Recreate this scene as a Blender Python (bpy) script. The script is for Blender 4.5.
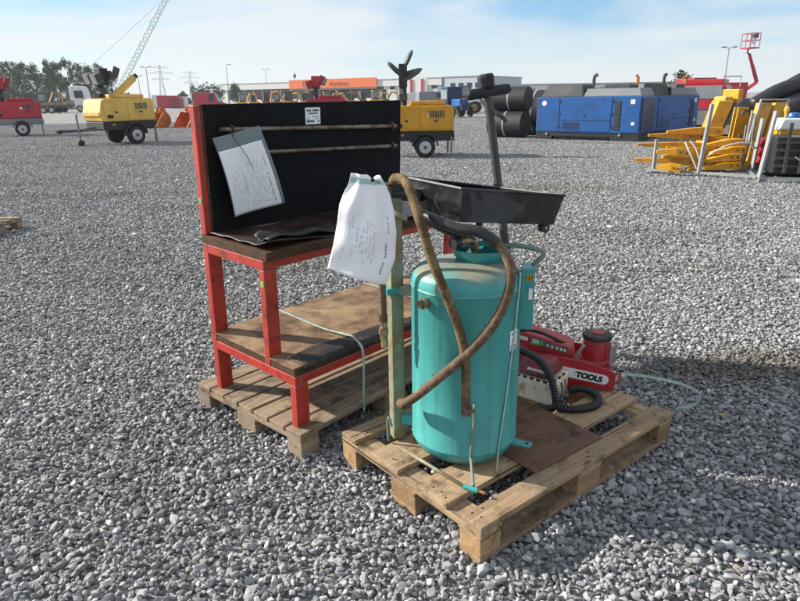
import bpy, bmesh, math, random
import numpy as np
from mathutils import Vector, Matrix, Euler

for o in list(bpy.data.objects):
    bpy.data.objects.remove(o, do_unlink=True)
S = bpy.context.scene
COL = S.collection
RAD = math.radians
rng = random.Random(7)

# ------------------------------------------------------------------ camera
cam = bpy.data.cameras.new('camera')
cam.sensor_width = 36.0
cam.lens = 620.0 / 800.0 * 36.0
cam.clip_start = 0.05
cam.clip_end = 6000
camo = bpy.data.objects.new('camera', cam)
COL.objects.link(camo)
camo.matrix_world = Matrix.Translation((0, 0, 1.46)) @ Matrix.Rotation(RAD(90 - 18.17), 4, 'X') @ Matrix.Rotation(-0.0157, 4, 'Z')
S.camera = camo

# ------------------------------------------------------------------ sky
SUN_EL = RAD(28)
SUN_DIR = Vector((-0.966, 0.26, 0)).normalized()      # horizontal direction towards the sun
W = bpy.data.worlds.new('World')
S.world = W
W.use_nodes = True
nt = W.node_tree
nt.nodes.clear()
out = nt.nodes.new('ShaderNodeOutputWorld')
bg = nt.nodes.new('ShaderNodeBackground')
bg.inputs['Strength'].default_value = 0.1
sky = nt.nodes.new('ShaderNodeTexSky')
sky.sky_type = 'NISHITA'
sky.sun_disc = False
sky.sun_elevation = SUN_EL
sky.sun_rotation = math.atan2(SUN_DIR.x, SUN_DIR.y)
sky.air_density = 1.0
sky.dust_density = 0.0
sky.ozone_density = 4.0
tc = nt.nodes.new('ShaderNodeTexCoord')
mp = nt.nodes.new('ShaderNodeMapping')
mp.inputs['Scale'].default_value = (1.3, 0.75, 6.0)
mp.inputs['Rotation'].default_value = (0.0, 0.35, 0.0)
mp.inputs['Location'].default_value = (0.58, 0.0, 0.3)
ns = nt.nodes.new('ShaderNodeTexNoise')
ns.inputs['Scale'].default_value = 1.9
ns.inputs['Detail'].default_value = 7
ns.inputs['Roughness'].default_value = 0.55
ns.inputs['Distortion'].default_value = 0.6
rp = nt.nodes.new('ShaderNodeValToRGB')
rp.color_ramp.elements[0].position = 0.30
rp.color_ramp.elements[0].color = (0.0, 0.0, 0.0, 1)
rp.color_ramp.elements[1].position = 0.57
rp.color_ramp.elements[1].color = (0.9, 0.9, 0.9, 1)
mx = nt.nodes.new('ShaderNodeMix')
mx.data_type = 'RGBA'
mx.inputs['B'].default_value = (4.2, 4.4, 4.52, 1)
nt.links.new(tc.outputs['Generated'], mp.inputs['Vector'])
nt.links.new(mp.outputs['Vector'], ns.inputs['Vector'])
nt.links.new(ns.outputs['Fac'], rp.inputs['Fac'])
# thin veil that thickens towards the horizon all the way round
sz = nt.nodes.new('ShaderNodeSeparateXYZ'); nt.links.new(tc.outputs['Generated'], sz.inputs[0])
vl = nt.nodes.new('ShaderNodeValToRGB')
vl.color_ramp.elements[0].position = 0.0; vl.color_ramp.elements[0].color = (0.62, 0.62, 0.62, 1)
vl.color_ramp.elements[1].position = 0.10; vl.color_ramp.elements[1].color = (0.02, 0.02, 0.02, 1)
nt.links.new(sz.outputs['Z'], vl.inputs['Fac'])
mxx = nt.nodes.new('ShaderNodeMix'); mxx.data_type = 'RGBA'; mxx.blend_type = 'SCREEN'; mxx.inputs['Factor'].default_value = 1
nt.links.new(rp.outputs['Color'], mxx.inputs['A']); nt.links.new(vl.outputs['Color'], mxx.inputs['B'])
nt.links.new(mxx.outputs['Result'], mx.inputs['Factor'])
tn = nt.nodes.new('ShaderNodeMix'); tn.data_type = 'RGBA'; tn.blend_type = 'MULTIPLY'; tn.inputs['Factor'].default_value = 1
tn.inputs['B'].default_value = (0.52, 0.665, 0.76, 1)
nt.links.new(sky.outputs['Color'], tn.inputs['A']); nt.links.new(tn.outputs['Result'], mx.inputs['A'])
nt.links.new(mx.outputs['Result'], bg.inputs['Color'])
nt.links.new(bg.outputs['Background'], out.inputs['Surface'])

# ------------------------------------------------------------------ sun
sl = bpy.data.lights.new('sun', 'SUN')
sl.energy = 4.3
sl.angle = RAD(0.9)
sl.color = (1.0, 0.93, 0.82)
so = bpy.data.objects.new('sun', sl)
COL.objects.link(so)
sd = Vector((SUN_DIR.x * math.cos(SUN_EL), SUN_DIR.y * math.cos(SUN_EL), math.sin(SUN_EL)))
so.rotation_euler = sd.to_track_quat('Z', 'Y').to_euler()
so.location = sd * 60

S.view_settings.view_transform = 'Standard'
S.view_settings.look = 'None'
S.view_settings.gamma = 1
S.view_settings.use_curve_mapping = False
S.view_settings.exposure = 1.02

# ------------------------------------------------------------------ helpers
class MB:
    """collects shapes; build() links them as one mesh object"""
    def __init__(s):
        s.v = []; s.f = []
    def add(s, vs, fs, M=None):
        n = len(s.v)
        if M is not None:
            vs = [tuple(M @ Vector(p)) for p in vs]
        s.v += [tuple(p) for p in vs]
        s.f += [tuple(n + i for i in f) for f in fs]
        return s
    def box(s, x0, x1, y0, y1, z0, z1, M=None):
        vs = [(x, y, z) for z in (z0, z1) for y in (y0, y1) for x in (x0, x1)]
        return s.add(vs, [(0, 2, 3, 1), (4, 5, 7, 6), (0, 1, 5, 4), (2, 6, 7, 3), (0, 4, 6, 2), (1, 3, 7, 5)], M)
    def prism(s, poly, y0, y1, M=None):
        """polygon in x,z pushed along y (poly counter-clockwise seen from -y)"""
        n = len(poly)
        vs = [(x, y0, z) for x, z in poly] + [(x, y1, z) for x, z in poly]
        fs = [tuple(range(n)), tuple(range(2 * n - 1, n - 1, -1))]
        fs += [((i + 1) % n, i, n + i, n + (i + 1) % n) for i in range(n)]
        return s.add(vs, fs, M)
    def hexa(s, b, t):
        """b,t: four bottom and four top points in the same order (ccw from above)"""
        return s.add(list(b) + list(t), [(3, 2, 1, 0), (4, 5, 6, 7), (0, 1, 5, 4), (1, 2, 6, 5), (2, 3, 7, 6), (3, 0, 4, 7)])
    def lathe(s, prof, n=32, M=None, cap=True):
        vs = []; fs = []
        for r, z in prof:
            for k in range(n):
                a = 2 * math.pi * k / n
                vs.append((r * math.cos(a), r * math.sin(a), z))
        for i in range(len(prof) - 1):
            for k in range(n):
                k2 = (k + 1) % n
                fs.append((i * n + k, i * n + k2, (i + 1) * n + k2, (i + 1) * n + k))
        if cap:
            fs.append(tuple(range(n - 1, -1, -1)))
            fs.append(tuple((len(prof) - 1) * n + k for k in range(n)))
        return s.add(vs, fs, M)
    def tube(s, pts, r, n=10, cap=True, closed=False):
        pts = [Vector(p) for p in pts]
        m = len(pts)
        rs = r if isinstance(r, (list, tuple)) else [r] * m
        vs = []; fs = []
        up = None
        for i, p in enumerate(pts):
            a = pts[i - 1] if (i > 0 or closed) else p
            b = pts[(i + 1) % m] if (i < m - 1 or closed) else p
            t = (b - a).normalized()
            if up is None:
                up = Vector((0, 0, 1)) if abs(t.z) < 0.9 else Vector((0, 1, 0))
            x = t.cross(up)
            if x.length < 1e-5:
                x = t.orthogonal()
            x.normalize()
            y = x.cross(t).normalized()
            up = y
            for k in range(n):
                an = 2 * math.pi * k / n
                vs.append(tuple(p + x * (rs[i] * math.cos(an)) + y * (rs[i] * math.sin(an))))
        rr = range(m) if closed else range(m - 1)
        for i in rr:
            j = (i + 1) % m
            for k in range(n):
                k2 = (k + 1) % n
                fs.append((i * n + k, j * n + k, j * n + k2, i * n + k2))
        if cap and not closed:
            fs.append(tuple(range(n)))
            fs.append(tuple((m - 1) * n + k for k in range(n - 1, -1, -1)))
        return s.add(vs, fs)
    def ribbon(s, pts, w, side, th=0.0008):
        """flat strap: pts along, width w across direction 'side' (Vector or list)"""
        m = len(pts)
        sv = side if isinstance(side, list) else [side] * m
        vs = []; fs = []
        for i in range(m):
            p = Vector(pts[i])
            t = (Vector(pts[min(i + 1, m - 1)]) - Vector(pts[max(i - 1, 0)])).normalized()
            d = Vector(sv[i]).normalized()
            nn = t.cross(d).normalized()
            for a, b in ((-1, -1), (1, -1), (1, 1), (-1, 1)):
                vs.append(tuple(p + d * (a * w / 2) + nn * (b * th / 2)))
        for i in range(m - 1):
            for k in range(4):
                k2 = (k + 1) % 4
                fs.append((i * 4 + k, i * 4 + k2, (i + 1) * 4 + k2, (i + 1) * 4 + k))
        fs += [(3, 2, 1, 0), tuple((m - 1) * 4 + k for k in range(4))]
        return s.add(vs, fs)
    def build(s, name, mat, parent=None, world=False, smooth=False, bevel=0, seg=2, loc=None, rot=None):
        vs = s.v
        if world and parent is not None:
            Mi = chain(parent).inverted()
            vs = [tuple(Mi @ Vector(p)) for p in vs]
        me = bpy.data.meshes.new(name)
        me.from_pydata(vs, [], s.f)
        bm = bmesh.new(); bm.from_mesh(me)
        bmesh.ops.recalc_face_normals(bm, faces=bm.faces)
        bm.to_mesh(me); bm.free()
        return mesh_obj(name, me, mat, parent, smooth, bevel, seg, loc, rot)

def chain(o):
    M = o.matrix_basis.copy()
    while o.parent is not None:
        o = o.parent
        M = o.matrix_basis @ M
    return M

def mesh_obj(name, me, mat, parent=None, smooth=False, bevel=0, seg=2, loc=None, rot=None):
    if mat is not None and len(me.materials) == 0:
        me.materials.append(mat)
    if smooth:
        me.polygons.foreach_set('use_smooth', [True] * len(me.polygons))
    o = bpy.data.objects.new(name, me)
    COL.objects.link(o)
    if parent is not None:
        o.parent = parent
    if loc is not None:
        o.location = loc
    if rot is not None:
        o.rotation_euler = rot
    if bevel:
        b = o.modifiers.new('bevel', 'BEVEL')
        b.width = bevel; b.segments = seg; b.limit_method = 'ANGLE'; b.angle_limit = RAD(35)
        if smooth is False and seg > 1:
            b.harden_normals = False
    elif smooth == 'auto':
        pass
    return o

def edge_split(o, ang=40):
    m = o.modifiers.new('split', 'EDGE_SPLIT'); m.split_angle = RAD(ang)
    return o

def tag(o, label, cat, group=None):
    o['label'] = label; o['category'] = cat
    if group:
        o['group'] = group
    return o

def thing(name, label, cat, loc=(0, 0, 0), rz=0, group=None, rx=0):
    o = bpy.data.objects.new(name, None)
    o.empty_display_size = 0.1
    COL.objects.link(o)
    o.location = loc; o.rotation_euler = (rx, 0, rz)
    return tag(o, label, cat, group)

def copy_tree(o, parent=None):
    c = o.copy(); COL.objects.link(c); c.parent = parent
    for ch in o.children:
        copy_tree(ch, c)
    return c

def bez(pts, n=8):
    """smooth curve through the points (Catmull-Rom)"""
    P = [Vector(p) for p in pts]
    P = [P[0] * 2 - P[1]] + P + [P[-1] * 2 - P[-2]]
    r = []
    for i in range(1, len(P) - 2):
        for k in range(n):
            t = k / n
            a, b, c, d = P[i - 1], P[i], P[i + 1], P[i + 2]
            r.append(0.5 * ((2 * b) + (c - a) * t + (2 * a - 5 * b + 4 * c - d) * t * t + (3 * b - a - 3 * c + d) * t ** 3))
    r.append(P[-2])
    return r

def Rz(a): return Matrix.Rotation(a, 4, 'Z')
def Rx(a): return Matrix.Rotation(a, 4, 'X')
def Ry(a): return Matrix.Rotation(a, 4, 'Y')
def T(x, y, z): return Matrix.Translation((x, y, z))

# ------------------------------------------------------------------ materials
def newmat(name):
    m = bpy.data.materials.new(name); m.use_nodes = True
    n = m.node_tree
    return m, n, n.nodes['Principled BSDF']

def N(nt, kind, **kw):
    nd = nt.nodes.new(kind)
    for k, v in kw.items():
        setattr(nd, k, v)
    return nd

def obj_coords(nt, scale=(1, 1, 1)):
    """object coordinates shifted by a per-object random, so copies differ"""
    tc = N(nt, 'ShaderNodeTexCoord'); oi = N(nt, 'ShaderNodeObjectInfo')
    mu = N(nt, 'ShaderNodeMath', operation='MULTIPLY'); mu.inputs[1].default_value = 37.0
    ad = N(nt, 'ShaderNodeVectorMath', operation='ADD')
    mp = N(nt, 'ShaderNodeMapping'); mp.inputs['Scale'].default_value = scale
    nt.links.new(oi.outputs['Random'], mu.inputs[0])
    nt.links.new(tc.outputs['Object'], ad.inputs[0]); nt.links.new(mu.outputs[0], ad.inputs[1])
    nt.links.new(ad.outputs[0], mp.inputs['Vector'])
    return mp.outputs['Vector'], oi

def noise(nt, vec, scale, detail=5, rough=0.6, dist=0.0):
    n = N(nt, 'ShaderNodeTexNoise')
    n.inputs['Scale'].default_value = scale; n.inputs['Detail'].default_value = detail
    n.inputs['Roughness'].default_value = rough; n.inputs['Distortion'].default_value = dist
    nt.links.new(vec, n.inputs['Vector'])
    return n.outputs['Fac']

def ramp(nt, fac, els):
    r = N(nt, 'ShaderNodeValToRGB')
    cr = r.color_ramp
    while len(cr.elements) < len(els):
        cr.elements.new(0.5)
    for e, (p, c) in zip(cr.elements, els):
        e.position = p
        e.color = (c[0], c[1], c[2], 1) if len(c) >= 3 else (c[0],) * 3 + (1,)
    nt.links.new(fac, r.inputs['Fac'])
    return r.outputs['Color']

def mix(nt, fac, a, b, blend='MIX'):
    m = N(nt, 'ShaderNodeMix', data_type='RGBA', blend_type=blend)
    for sock, val in ((m.inputs['Factor'], fac), (m.inputs['A'], a), (m.inputs['B'], b)):
        if isinstance(val, (int, float)):
            sock.default_value = val
        elif isinstance(val, (tuple, list)):
            sock.default_value = (val[0], val[1], val[2], 1)
        else:
            nt.links.new(val, sock)
    return m.outputs['Result']

def bump(nt, bs, height, strength=0.3, dist=0.002):
    b = N(nt, 'ShaderNodeBump'); b.inputs['Strength'].default_value = strength; b.inputs['Distance'].default_value = dist
    nt.links.new(height, b.inputs['Height']); nt.links.new(b.outputs['Normal'], bs.inputs['Normal'])

def paint(name, col, rough=0.45, metal=0.0, var=0.12, scale=6.0, stain=None, amt=0.45, sscale=9.0, bscale=90.0, bstr=0.15, soft=0.12, spec=0.5, rvar=0.15):
    """painted / moulded surface with uneven tone, stain patches of another colour, fine relief"""
    m, nt, bs = newmat(name)
    vec, oi = obj_coords(nt)
    n1 = noise(nt, vec, scale, 6)
    lo = tuple(c * (1 - var) for c in col); hi = tuple(min(1, c * (1 + var)) for c in col)
    c = ramp(nt, n1, [(0.3, lo), (0.7, hi)])
    if stain is not None:
        n2 = noise(nt, vec, sscale, 8, 0.68)
        k = ramp(nt, n2, [(amt, (1, 1, 1)), (amt + soft, (0, 0, 0))])
        k2 = mix(nt, 1.0, k, (0.85, 0.85, 0.85), 'MULTIPLY')
        c = mix(nt, k2, c, stain)
    nt.links.new(c, bs.inputs['Base Color'])
    n3 = noise(nt, vec, scale * 2.3, 5)
    rr = N(nt, 'ShaderNodeMapRange')
    rr.inputs['To Min'].default_value = max(0.03, rough - rvar); rr.inputs['To Max'].default_value = min(1, rough + rvar)
    nt.links.new(n3, rr.inputs['Value']); nt.links.new(rr.outputs['Result'], bs.inputs['Roughness'])
    bs.inputs['Metallic'].default_value = metal
    bs.inputs['Specular IOR Level'].default_value = spec
    if bstr:
        bump(nt, bs, noise(nt, vec, bscale, 4), bstr, 0.002)
    return m

def wood(name, a, b, grey, axis='x', dark=(0.03, 0.022, 0.016), greyamt=0.5, stain=0.35):
    m, nt, bs = newmat(name)
    sc = {'x': (1.2, 22, 22), 'y': (22, 1.2, 22), 'z': (22, 22, 1.2)}[axis]
    vec, oi = obj_coords(nt, sc)
    vec2, _ = obj_coords(nt, (1, 1, 1))
    g = noise(nt, vec, 1.5, 9, 0.72, 0.9)
    c = ramp(nt, g, [(0.30, a), (0.46, tuple(x * 0.4 + y * 0.6 for x, y in zip(a, b))), (0.66, b)])
    tint = ramp(nt, oi.outputs['Random'], [(0, (0.58, 0.55, 0.52)), (0.5, (0.9, 0.88, 0.86)), (1, (1.2, 1.16, 1.1))])
    c = mix(nt, 1.0, c, tint, 'MULTIPLY')
    k = ramp(nt, noise(nt, vec2, 5, 6, 0.6), [(greyamt - 0.12, (0, 0, 0)), (greyamt + 0.15, (0.5, 0.5, 0.5))])
    c = mix(nt, k, c, grey)
    k2 = ramp(nt, noise(nt, vec2, 9, 7, 0.7), [(stain - 0.08, (0.75, 0.75, 0.75)), (stain + 0.07, (0, 0, 0))])
    c = mix(nt, k2, c, dark)
    sc3 = {'x': (0.55, 34, 34), 'y': (34, 0.55, 34), 'z': (34, 34, 0.55)}[axis]
    vec3, _ = obj_coords(nt, sc3)
    k3 = ramp(nt, noise(nt, vec3, 1.6, 3, 0.5, 0.3), [(0.30, (0.9, 0.9, 0.9)), (0.345, (0, 0, 0))])
    c = mix(nt, k3, c, tuple(x * 0.7 for x in dark))
    vo = N(nt, 'ShaderNodeTexVoronoi'); vo.inputs['Scale'].default_value = 1.0
    vec4, _ = obj_coords(nt, {'x': (4.5, 11, 11), 'y': (11, 4.5, 11), 'z': (11, 11, 4.5)}[axis]); nt.links.new(vec4, vo.inputs['Vector'])
    k4 = ramp(nt, vo.outputs['Distance'], [(0.07, (0.7, 0.7, 0.7)), (0.13, (0, 0, 0))])
    c = mix(nt, k4, c, tuple(x * 2.2 for x in dark))
    nt.links.new(c, bs.inputs['Base Color'])
    bs.inputs['Roughness'].default_value = 0.82
    bs.inputs['Specular IOR Level'].default_value = 0.25
    bump(nt, bs, g, 0.5, 0.003)
    return m

def worn_steel(name, col, bare, dark, wear=0.5):
    """paint worn through along the edges of the steel, grime elsewhere"""
    m, nt, bs = newmat(name)
    vec, oi = obj_coords(nt)
    c = ramp(nt, noise(nt, vec, 5, 6), [(0.3, tuple(x * 0.78 for x in col)), (0.7, tuple(x * 1.15 for x in col))])
    k = ramp(nt, noise(nt, vec, 13, 9, 0.75), [(0.36, (0.8, 0.8, 0.8)), (0.47, (0, 0, 0))])
    c = mix(nt, k, c, dark)
    bv = N(nt, 'ShaderNodeBevel'); bv.samples = 4; bv.inputs['Radius'].default_value = 0.007
    ge = N(nt, 'ShaderNodeNewGeometry')
    dt = N(nt, 'ShaderNodeVectorMath', operation='DOT_PRODUCT')
    nt.links.new(bv.outputs['Normal'], dt.inputs[0]); nt.links.new(ge.outputs['Normal'], dt.inputs[1])
    sb = N(nt, 'ShaderNodeMath', operation='SUBTRACT'); sb.inputs[0].default_value = 1.0; nt.links.new(dt.outputs['Value'], sb.inputs[1])
    ml = N(nt, 'ShaderNodeMath', operation='MULTIPLY'); nt.links.new(sb.outputs[0], ml.inputs[0]); nt.links.new(noise(nt, vec, 30, 6, 0.7), ml.inputs[1])
    e = ramp(nt, ml.outputs[0], [(0.035 / wear * 0.5, (0, 0, 0)), (0.08 / wear * 0.5, (0.85, 0.85, 0.85))])
    c = mix(nt, e, c, bare)
    sc = ramp(nt, noise(nt, vec, 60, 3, 0.5), [(0.27, (0.8, 0.8, 0.8)), (0.31, (0, 0, 0))])
    c = mix(nt, sc, c, bare)
    nt.links.new(c, bs.inputs['Base Color'])
    bs.inputs['Roughness'].default_value = 0.5
    bump(nt, bs, noise(nt, vec, 70, 4), 0.15, 0.002)
    return m

M = {}
M['pallet_new'] = wood('pallet_wood', (0.12, 0.075, 0.042), (0.52, 0.37, 0.225), (0.27, 0.21, 0.155), greyamt=0.52, stain=0.41)
M['pallet_block'] = wood('pallet_block_wood', (0.17, 0.10, 0.05), (0.44, 0.29, 0.16), (0.24, 0.18, 0.13), greyamt=0.58, stain=0.36)
M['pallet_old'] = wood('old_pallet_wood', (0.08, 0.055, 0.036), (0.38, 0.29, 0.195), (0.22, 0.18, 0.14), greyamt=0.47, stain=0.42)
M['pallet_old_block'] = wood('old_block_wood', (0.15, 0.105, 0.07), (0.40, 0.31, 0.22), (0.27, 0.23, 0.18), greyamt=0.45, stain=0.36)
M['red_steel'] = worn_steel('red_frame_paint', (0.42, 0.034, 0.020), (0.36, 0.24, 0.21), (0.10, 0.014, 0.012), 0.85)
M['black_panel'] = paint('black_panel_paint', (0.006, 0.007, 0.010), 0.75, var=0.3, scale=3, stain=(0.016, 0.012, 0.01), amt=0.36, sscale=4, bscale=140, spec=0.15)
M['chip_wood'] = wood('oily_board_wood', (0.05, 0.024, 0.014), (0.15, 0.075, 0.04), (0.09, 0.052, 0.033), greyamt=0.55, stain=0.45)
M['shelf_top'] = paint('stained_shelf_board', (0.30, 0.205, 0.12), 0.75, var=0.28, scale=5, stain=(0.075, 0.034, 0.02), amt=0.40, sscale=7, bscale=60, bstr=0.35, soft=0.2, spec=0.25)
M['rubber'] = paint('black_rubber', (0.012, 0.012, 0.013), 0.55, var=0.3, stain=(0.06, 0.05, 0.04), amt=0.36, sscale=12, bstr=0.25)
M['rubber_mat'] = paint('oily_rubber_mat', (0.010, 0.010, 0.011), 0.38, var=0.3, stain=(0.07, 0.035, 0.02), amt=0.42, sscale=9, bstr=0.3)
M['shelf_mat'] = paint('grey_rubber_mat', (0.022, 0.022, 0.023), 0.62, var=0.3, stain=(0.09, 0.055, 0.035), amt=0.40, sscale=10, bstr=0.3, spec=0.3)
M['dull_steel'] = paint('dull_steel', (0.22, 0.20, 0.17), 0.5, metal=0.8, var=0.25, stain=(0.12, 0.06, 0.03), amt=0.42, sscale=20)
M['galv'] = paint('galvanised_steel', (0.36, 0.38, 0.39), 0.5, metal=0.6, var=0.18, scale=14)
M['teal'] = paint('teal_tank_paint', (0.04, 0.285, 0.28), 0.36, var=0.10, scale=4, stain=(0.05, 0.17, 0.15), amt=0.33, sscale=7, bscale=30, bstr=0.06)
M['teal_dirty'] = paint('dusty_teal_paint', (0.03, 0.25, 0.23), 0.5, var=0.15, stain=(0.22, 0.20, 0.15), amt=0.47, sscale=8, bscale=60, bstr=0.15, soft=0.25)
M['post'] = paint('worn_post_paint', (0.22, 0.235, 0.16), 0.55, var=0.2, scale=9, stain=(0.19, 0.13, 0.06), amt=0.44, sscale=14, bscale=120, bstr=0.25)
M['hose_tan'] = paint('olive_brown_hose', (0.185, 0.125, 0.06), 0.78, var=0.3, scale=10, stain=(0.06, 0.04, 0.022), amt=0.43, sscale=14, bscale=120, bstr=0.35, spec=0.2)
M['hose_brown'] = paint('dark_brown_hose', (0.115, 0.072, 0.042), 0.72, var=0.3, scale=14, stain=(0.22, 0.17, 0.12), amt=0.37, sscale=40, bscale=120, bstr=0.35, spec=0.25)
M['hose_black'] = paint('black_hose', (0.016, 0.017, 0.02), 0.45, var=0.3, scale=12, bstr=0.15)
M['brass'] = paint('brass_fitting', (0.42, 0.33, 0.2), 0.4, metal=0.7, var=0.25, scale=30, stain=(0.18, 0.12, 0.07), amt=0.42, sscale=30)
M['paper'] = paint('white_paper', (0.86, 0.87, 0.89), 0.65, var=0.03, bstr=0.05, bscale=20)
M['sleeve_white'] = paint('white_paper_in_sleeve', (0.85, 0.86, 0.88), 0.25, var=0.03, bstr=0.08, bscale=14)
M['print'] = paint('grey_print', (0.25, 0.26, 0.3), 0.7, var=0.1, bstr=0)
M['sleeve'] = paint('clear_plastic_sleeve', (0.16, 0.20, 0.21), 0.22, var=0.12, scale=9, bstr=0.15, bscale=18)
M['green_edge'] = paint('pale_green_plastic', (0.36, 0.55, 0.48), 0.35, var=0.1, bstr=0)
M['black_tie'] = paint('black_cable_tie', (0.012, 0.012, 0.012), 0.4, bstr=0)
M['white_tie'] = paint('white_cord', (0.7, 0.7, 0.68), 0.6, bstr=0)
M['strap'] = paint('pale_green_strap', (0.42, 0.55, 0.5), 0.35, var=0.1, scale=20, stain=(0.28, 0.38, 0.35), amt=0.4, sscale=30, bstr=0.05)
M['green_tape'] = paint('green_tape', (0.12, 0.48, 0.08), 0.6, bstr=0)
M['copper'] = paint('copper_tip', (0.45, 0.2, 0.1), 0.4, metal=0.6, bstr=0)
M['jack_red'] = worn_steel('jack_red_paint', (0.44, 0.018, 0.025), (0.30, 0.2, 0.18), (0.16, 0.016, 0.016), 0.8)
M['dark_red'] = paint('faded_red_plastic', (0.22, 0.016, 0.022), 0.42, var=0.2, stain=(0.10, 0.02, 0.02), amt=0.42, sscale=14, bstr=0.1)
M['white_plate'] = paint('white_plate', (0.80, 0.80, 0.77), 0.45, var=0.06, stain=(0.36, 0.33, 0.3), amt=0.34, sscale=30, bstr=0)
M['ink'] = paint('black_ink', (0.01, 0.01, 0.012), 0.5, bstr=0)
M['green_ink'] = paint('green_ink', (0.05, 0.4, 0.08), 0.5, bstr=0)
M['red_ink'] = paint('red_ink', (0.5, 0.03, 0.02), 0.5, bstr=0)
M['yellow_ink'] = paint('yellow_ink', (0.7, 0.42, 0.03), 0.5, bstr=0)
M['cream'] = paint('cream_plastic', (0.80, 0.72, 0.56), 0.5, var=0.1, stain=(0.3, 0.24, 0.17), amt=0.38, sscale=14, bstr=0.1)
M['handle'] = paint('dark_grey_handle', (0.045, 0.05, 0.055), 0.5, var=0.2, bstr=0.15)
M['foam'] = paint('black_foam_grip', (0.016, 0.018, 0.02), 0.75, var=0.2, bstr=0.3, bscale=160)
M['plywood'] = wood('oily_plywood', (0.10, 0.05, 0.03), (0.20, 0.105, 0.065), (0.15, 0.10, 0.075), greyamt=0.5, stain=0.42)
M['chrome'] = paint('steel_bar', (0.5, 0.5, 0.5), 0.3, metal=0.9, var=0.1, bstr=0)
M['nail'] = paint('rusty_nail', (0.035, 0.02, 0.014), 0.7, bstr=0)
# ------------------------------------------------------------------ ground
def gravel_material(name, stones):
    m, nt, bs = newmat(name)
    geo = N(nt, 'ShaderNodeNewGeometry')
    if stones:
        a = N(nt, 'ShaderNodeAttribute', attribute_name='col', attribute_type='INSTANCER')
        b = N(nt, 'ShaderNodeAttribute', attribute_name='tone', attribute_type='GEOMETRY')
        s = N(nt, 'ShaderNodeMath', operation='ADD')
        nt.links.new(a.outputs['Fac'], s.inputs[0]); nt.links.new(b.outputs['Fac'], s.inputs[1])
        fac = s.outputs[0]
        c = ramp(nt, fac, [(0.0, (0.092, 0.091, 0.092)), (0.3, (0.226, 0.230, 0.236)), (0.62, (0.372, 0.376, 0.38)), (0.86, (0.50, 0.50, 0.495)), (0.95, (0.64, 0.63, 0.60)), (1.0, (0.36, 0.28, 0.2))])
        sp = noise(nt, geo.outputs['Position'], 160, 3)
        c = mix(nt, 0.5, c, ramp(nt, sp, [(0.3, (0.6, 0.6, 0.6)), (0.7, (1.3, 1.3, 1.3))]), 'MULTIPLY')
        bump(nt, bs, noise(nt, geo.outputs['Position'], 260, 3), 0.35, 0.002)
    else:
        vo = N(nt, 'ShaderNodeTexVoronoi'); vo.inputs['Scale'].default_value = 26
        nt.links.new(geo.outputs['Position'], vo.inputs['Vector'])
        sx = N(nt, 'ShaderNodeSeparateColor'); nt.links.new(vo.outputs['Color'], sx.inputs['Color'])
        c = ramp(nt, sx.outputs[0], [(0, (0.16, 0.158, 0.155)), (0.5, (0.26, 0.257, 0.25)), (1, (0.38, 0.375, 0.365))])
        inv = N(nt, 'ShaderNodeMath', operation='SUBTRACT'); inv.inputs[0].default_value = 1
        nt.links.new(vo.outputs['Distance'], inv.inputs[1])
        bump(nt, bs, inv.outputs[0], 0.8, 0.03)
    # wet / dirty patches and wheel tracks that lie in the gravel itself
    pm = N(nt, 'ShaderNodeMapping'); pm.inputs['Scale'].default_value = (0.55, 1.5, 1)
    pm.inputs['Rotation'].default_value = (0, 0, 0.12)
    nt.links.new(geo.outputs['Position'], pm.inputs['Vector'])
    d = ramp(nt, noise(nt, pm.outputs['Vector'], 0.55, 5, 0.55), [(0.32, (0.78, 0.75, 0.71)), (0.50, (1, 1, 1))])
    c = mix(nt, 1.0, c, d, 'MULTIPLY')
    # brown muddy ground beside the pallet, where machines have turned
    vm = N(nt, 'ShaderNodeVectorMath', operation='SUBTRACT'); vm.inputs[1].default_value = (2.0, 3.15, 0)
    nt.links.new(geo.outputs['Position'], vm.inputs[0])
    vs = N(nt, 'ShaderNodeVectorMath', operation='MULTIPLY'); vs.inputs[1].default_value = (0.45, 1.5, 0)
    nt.links.new(vm.outputs[0], vs.inputs[0])
    ln = N(nt, 'ShaderNodeVectorMath', operation='LENGTH'); nt.links.new(vs.outputs[0], ln.inputs[0])
    ad = N(nt, 'ShaderNodeMath', operation='ADD'); nt.links.new(ln.outputs['Value'], ad.inputs[0]); nt.links.new(noise(nt, geo.outputs['Position'], 3.2, 7, 0.7), ad.inputs[1])
    k = ramp(nt, ad.outputs[0], [(0.7, (0.75, 0.75, 0.75)), (1.0, (0, 0, 0))])
    c = mix(nt, k, c, (0.105, 0.088, 0.066))
    nt.links.new(c, bs.inputs['Base Color'])
    bs.inputs['Roughness'].default_value = 0.72
    bs.inputs['Specular IOR Level'].default_value = 0.35
    return m

M['ground'] = gravel_material('gravel_ground', False)
M['stone'] = gravel_material('gravel_stone', True)

g = MB()
R_ = 1100.0
xs = [-R_, -300, -60, -20, -8, 0, 8, 20, 60, 300, R_]
ys = [-60, 0, 6, 14, 30, 60, 150, 500, R_]
vid = {}
for j, y in enumerate(ys):
    for i, x in enumerate(xs):
        vid[i, j] = len(g.v); g.v.append((x, y, -0.019))
for j in range(len(ys) - 1):
    for i in range(len(xs) - 1):
        g.f.append((vid[i, j], vid[i + 1, j], vid[i + 1, j + 1], vid[i, j + 1]))
ground = g.build('ground', M['ground'])
ground['kind'] = 'structure'

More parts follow.
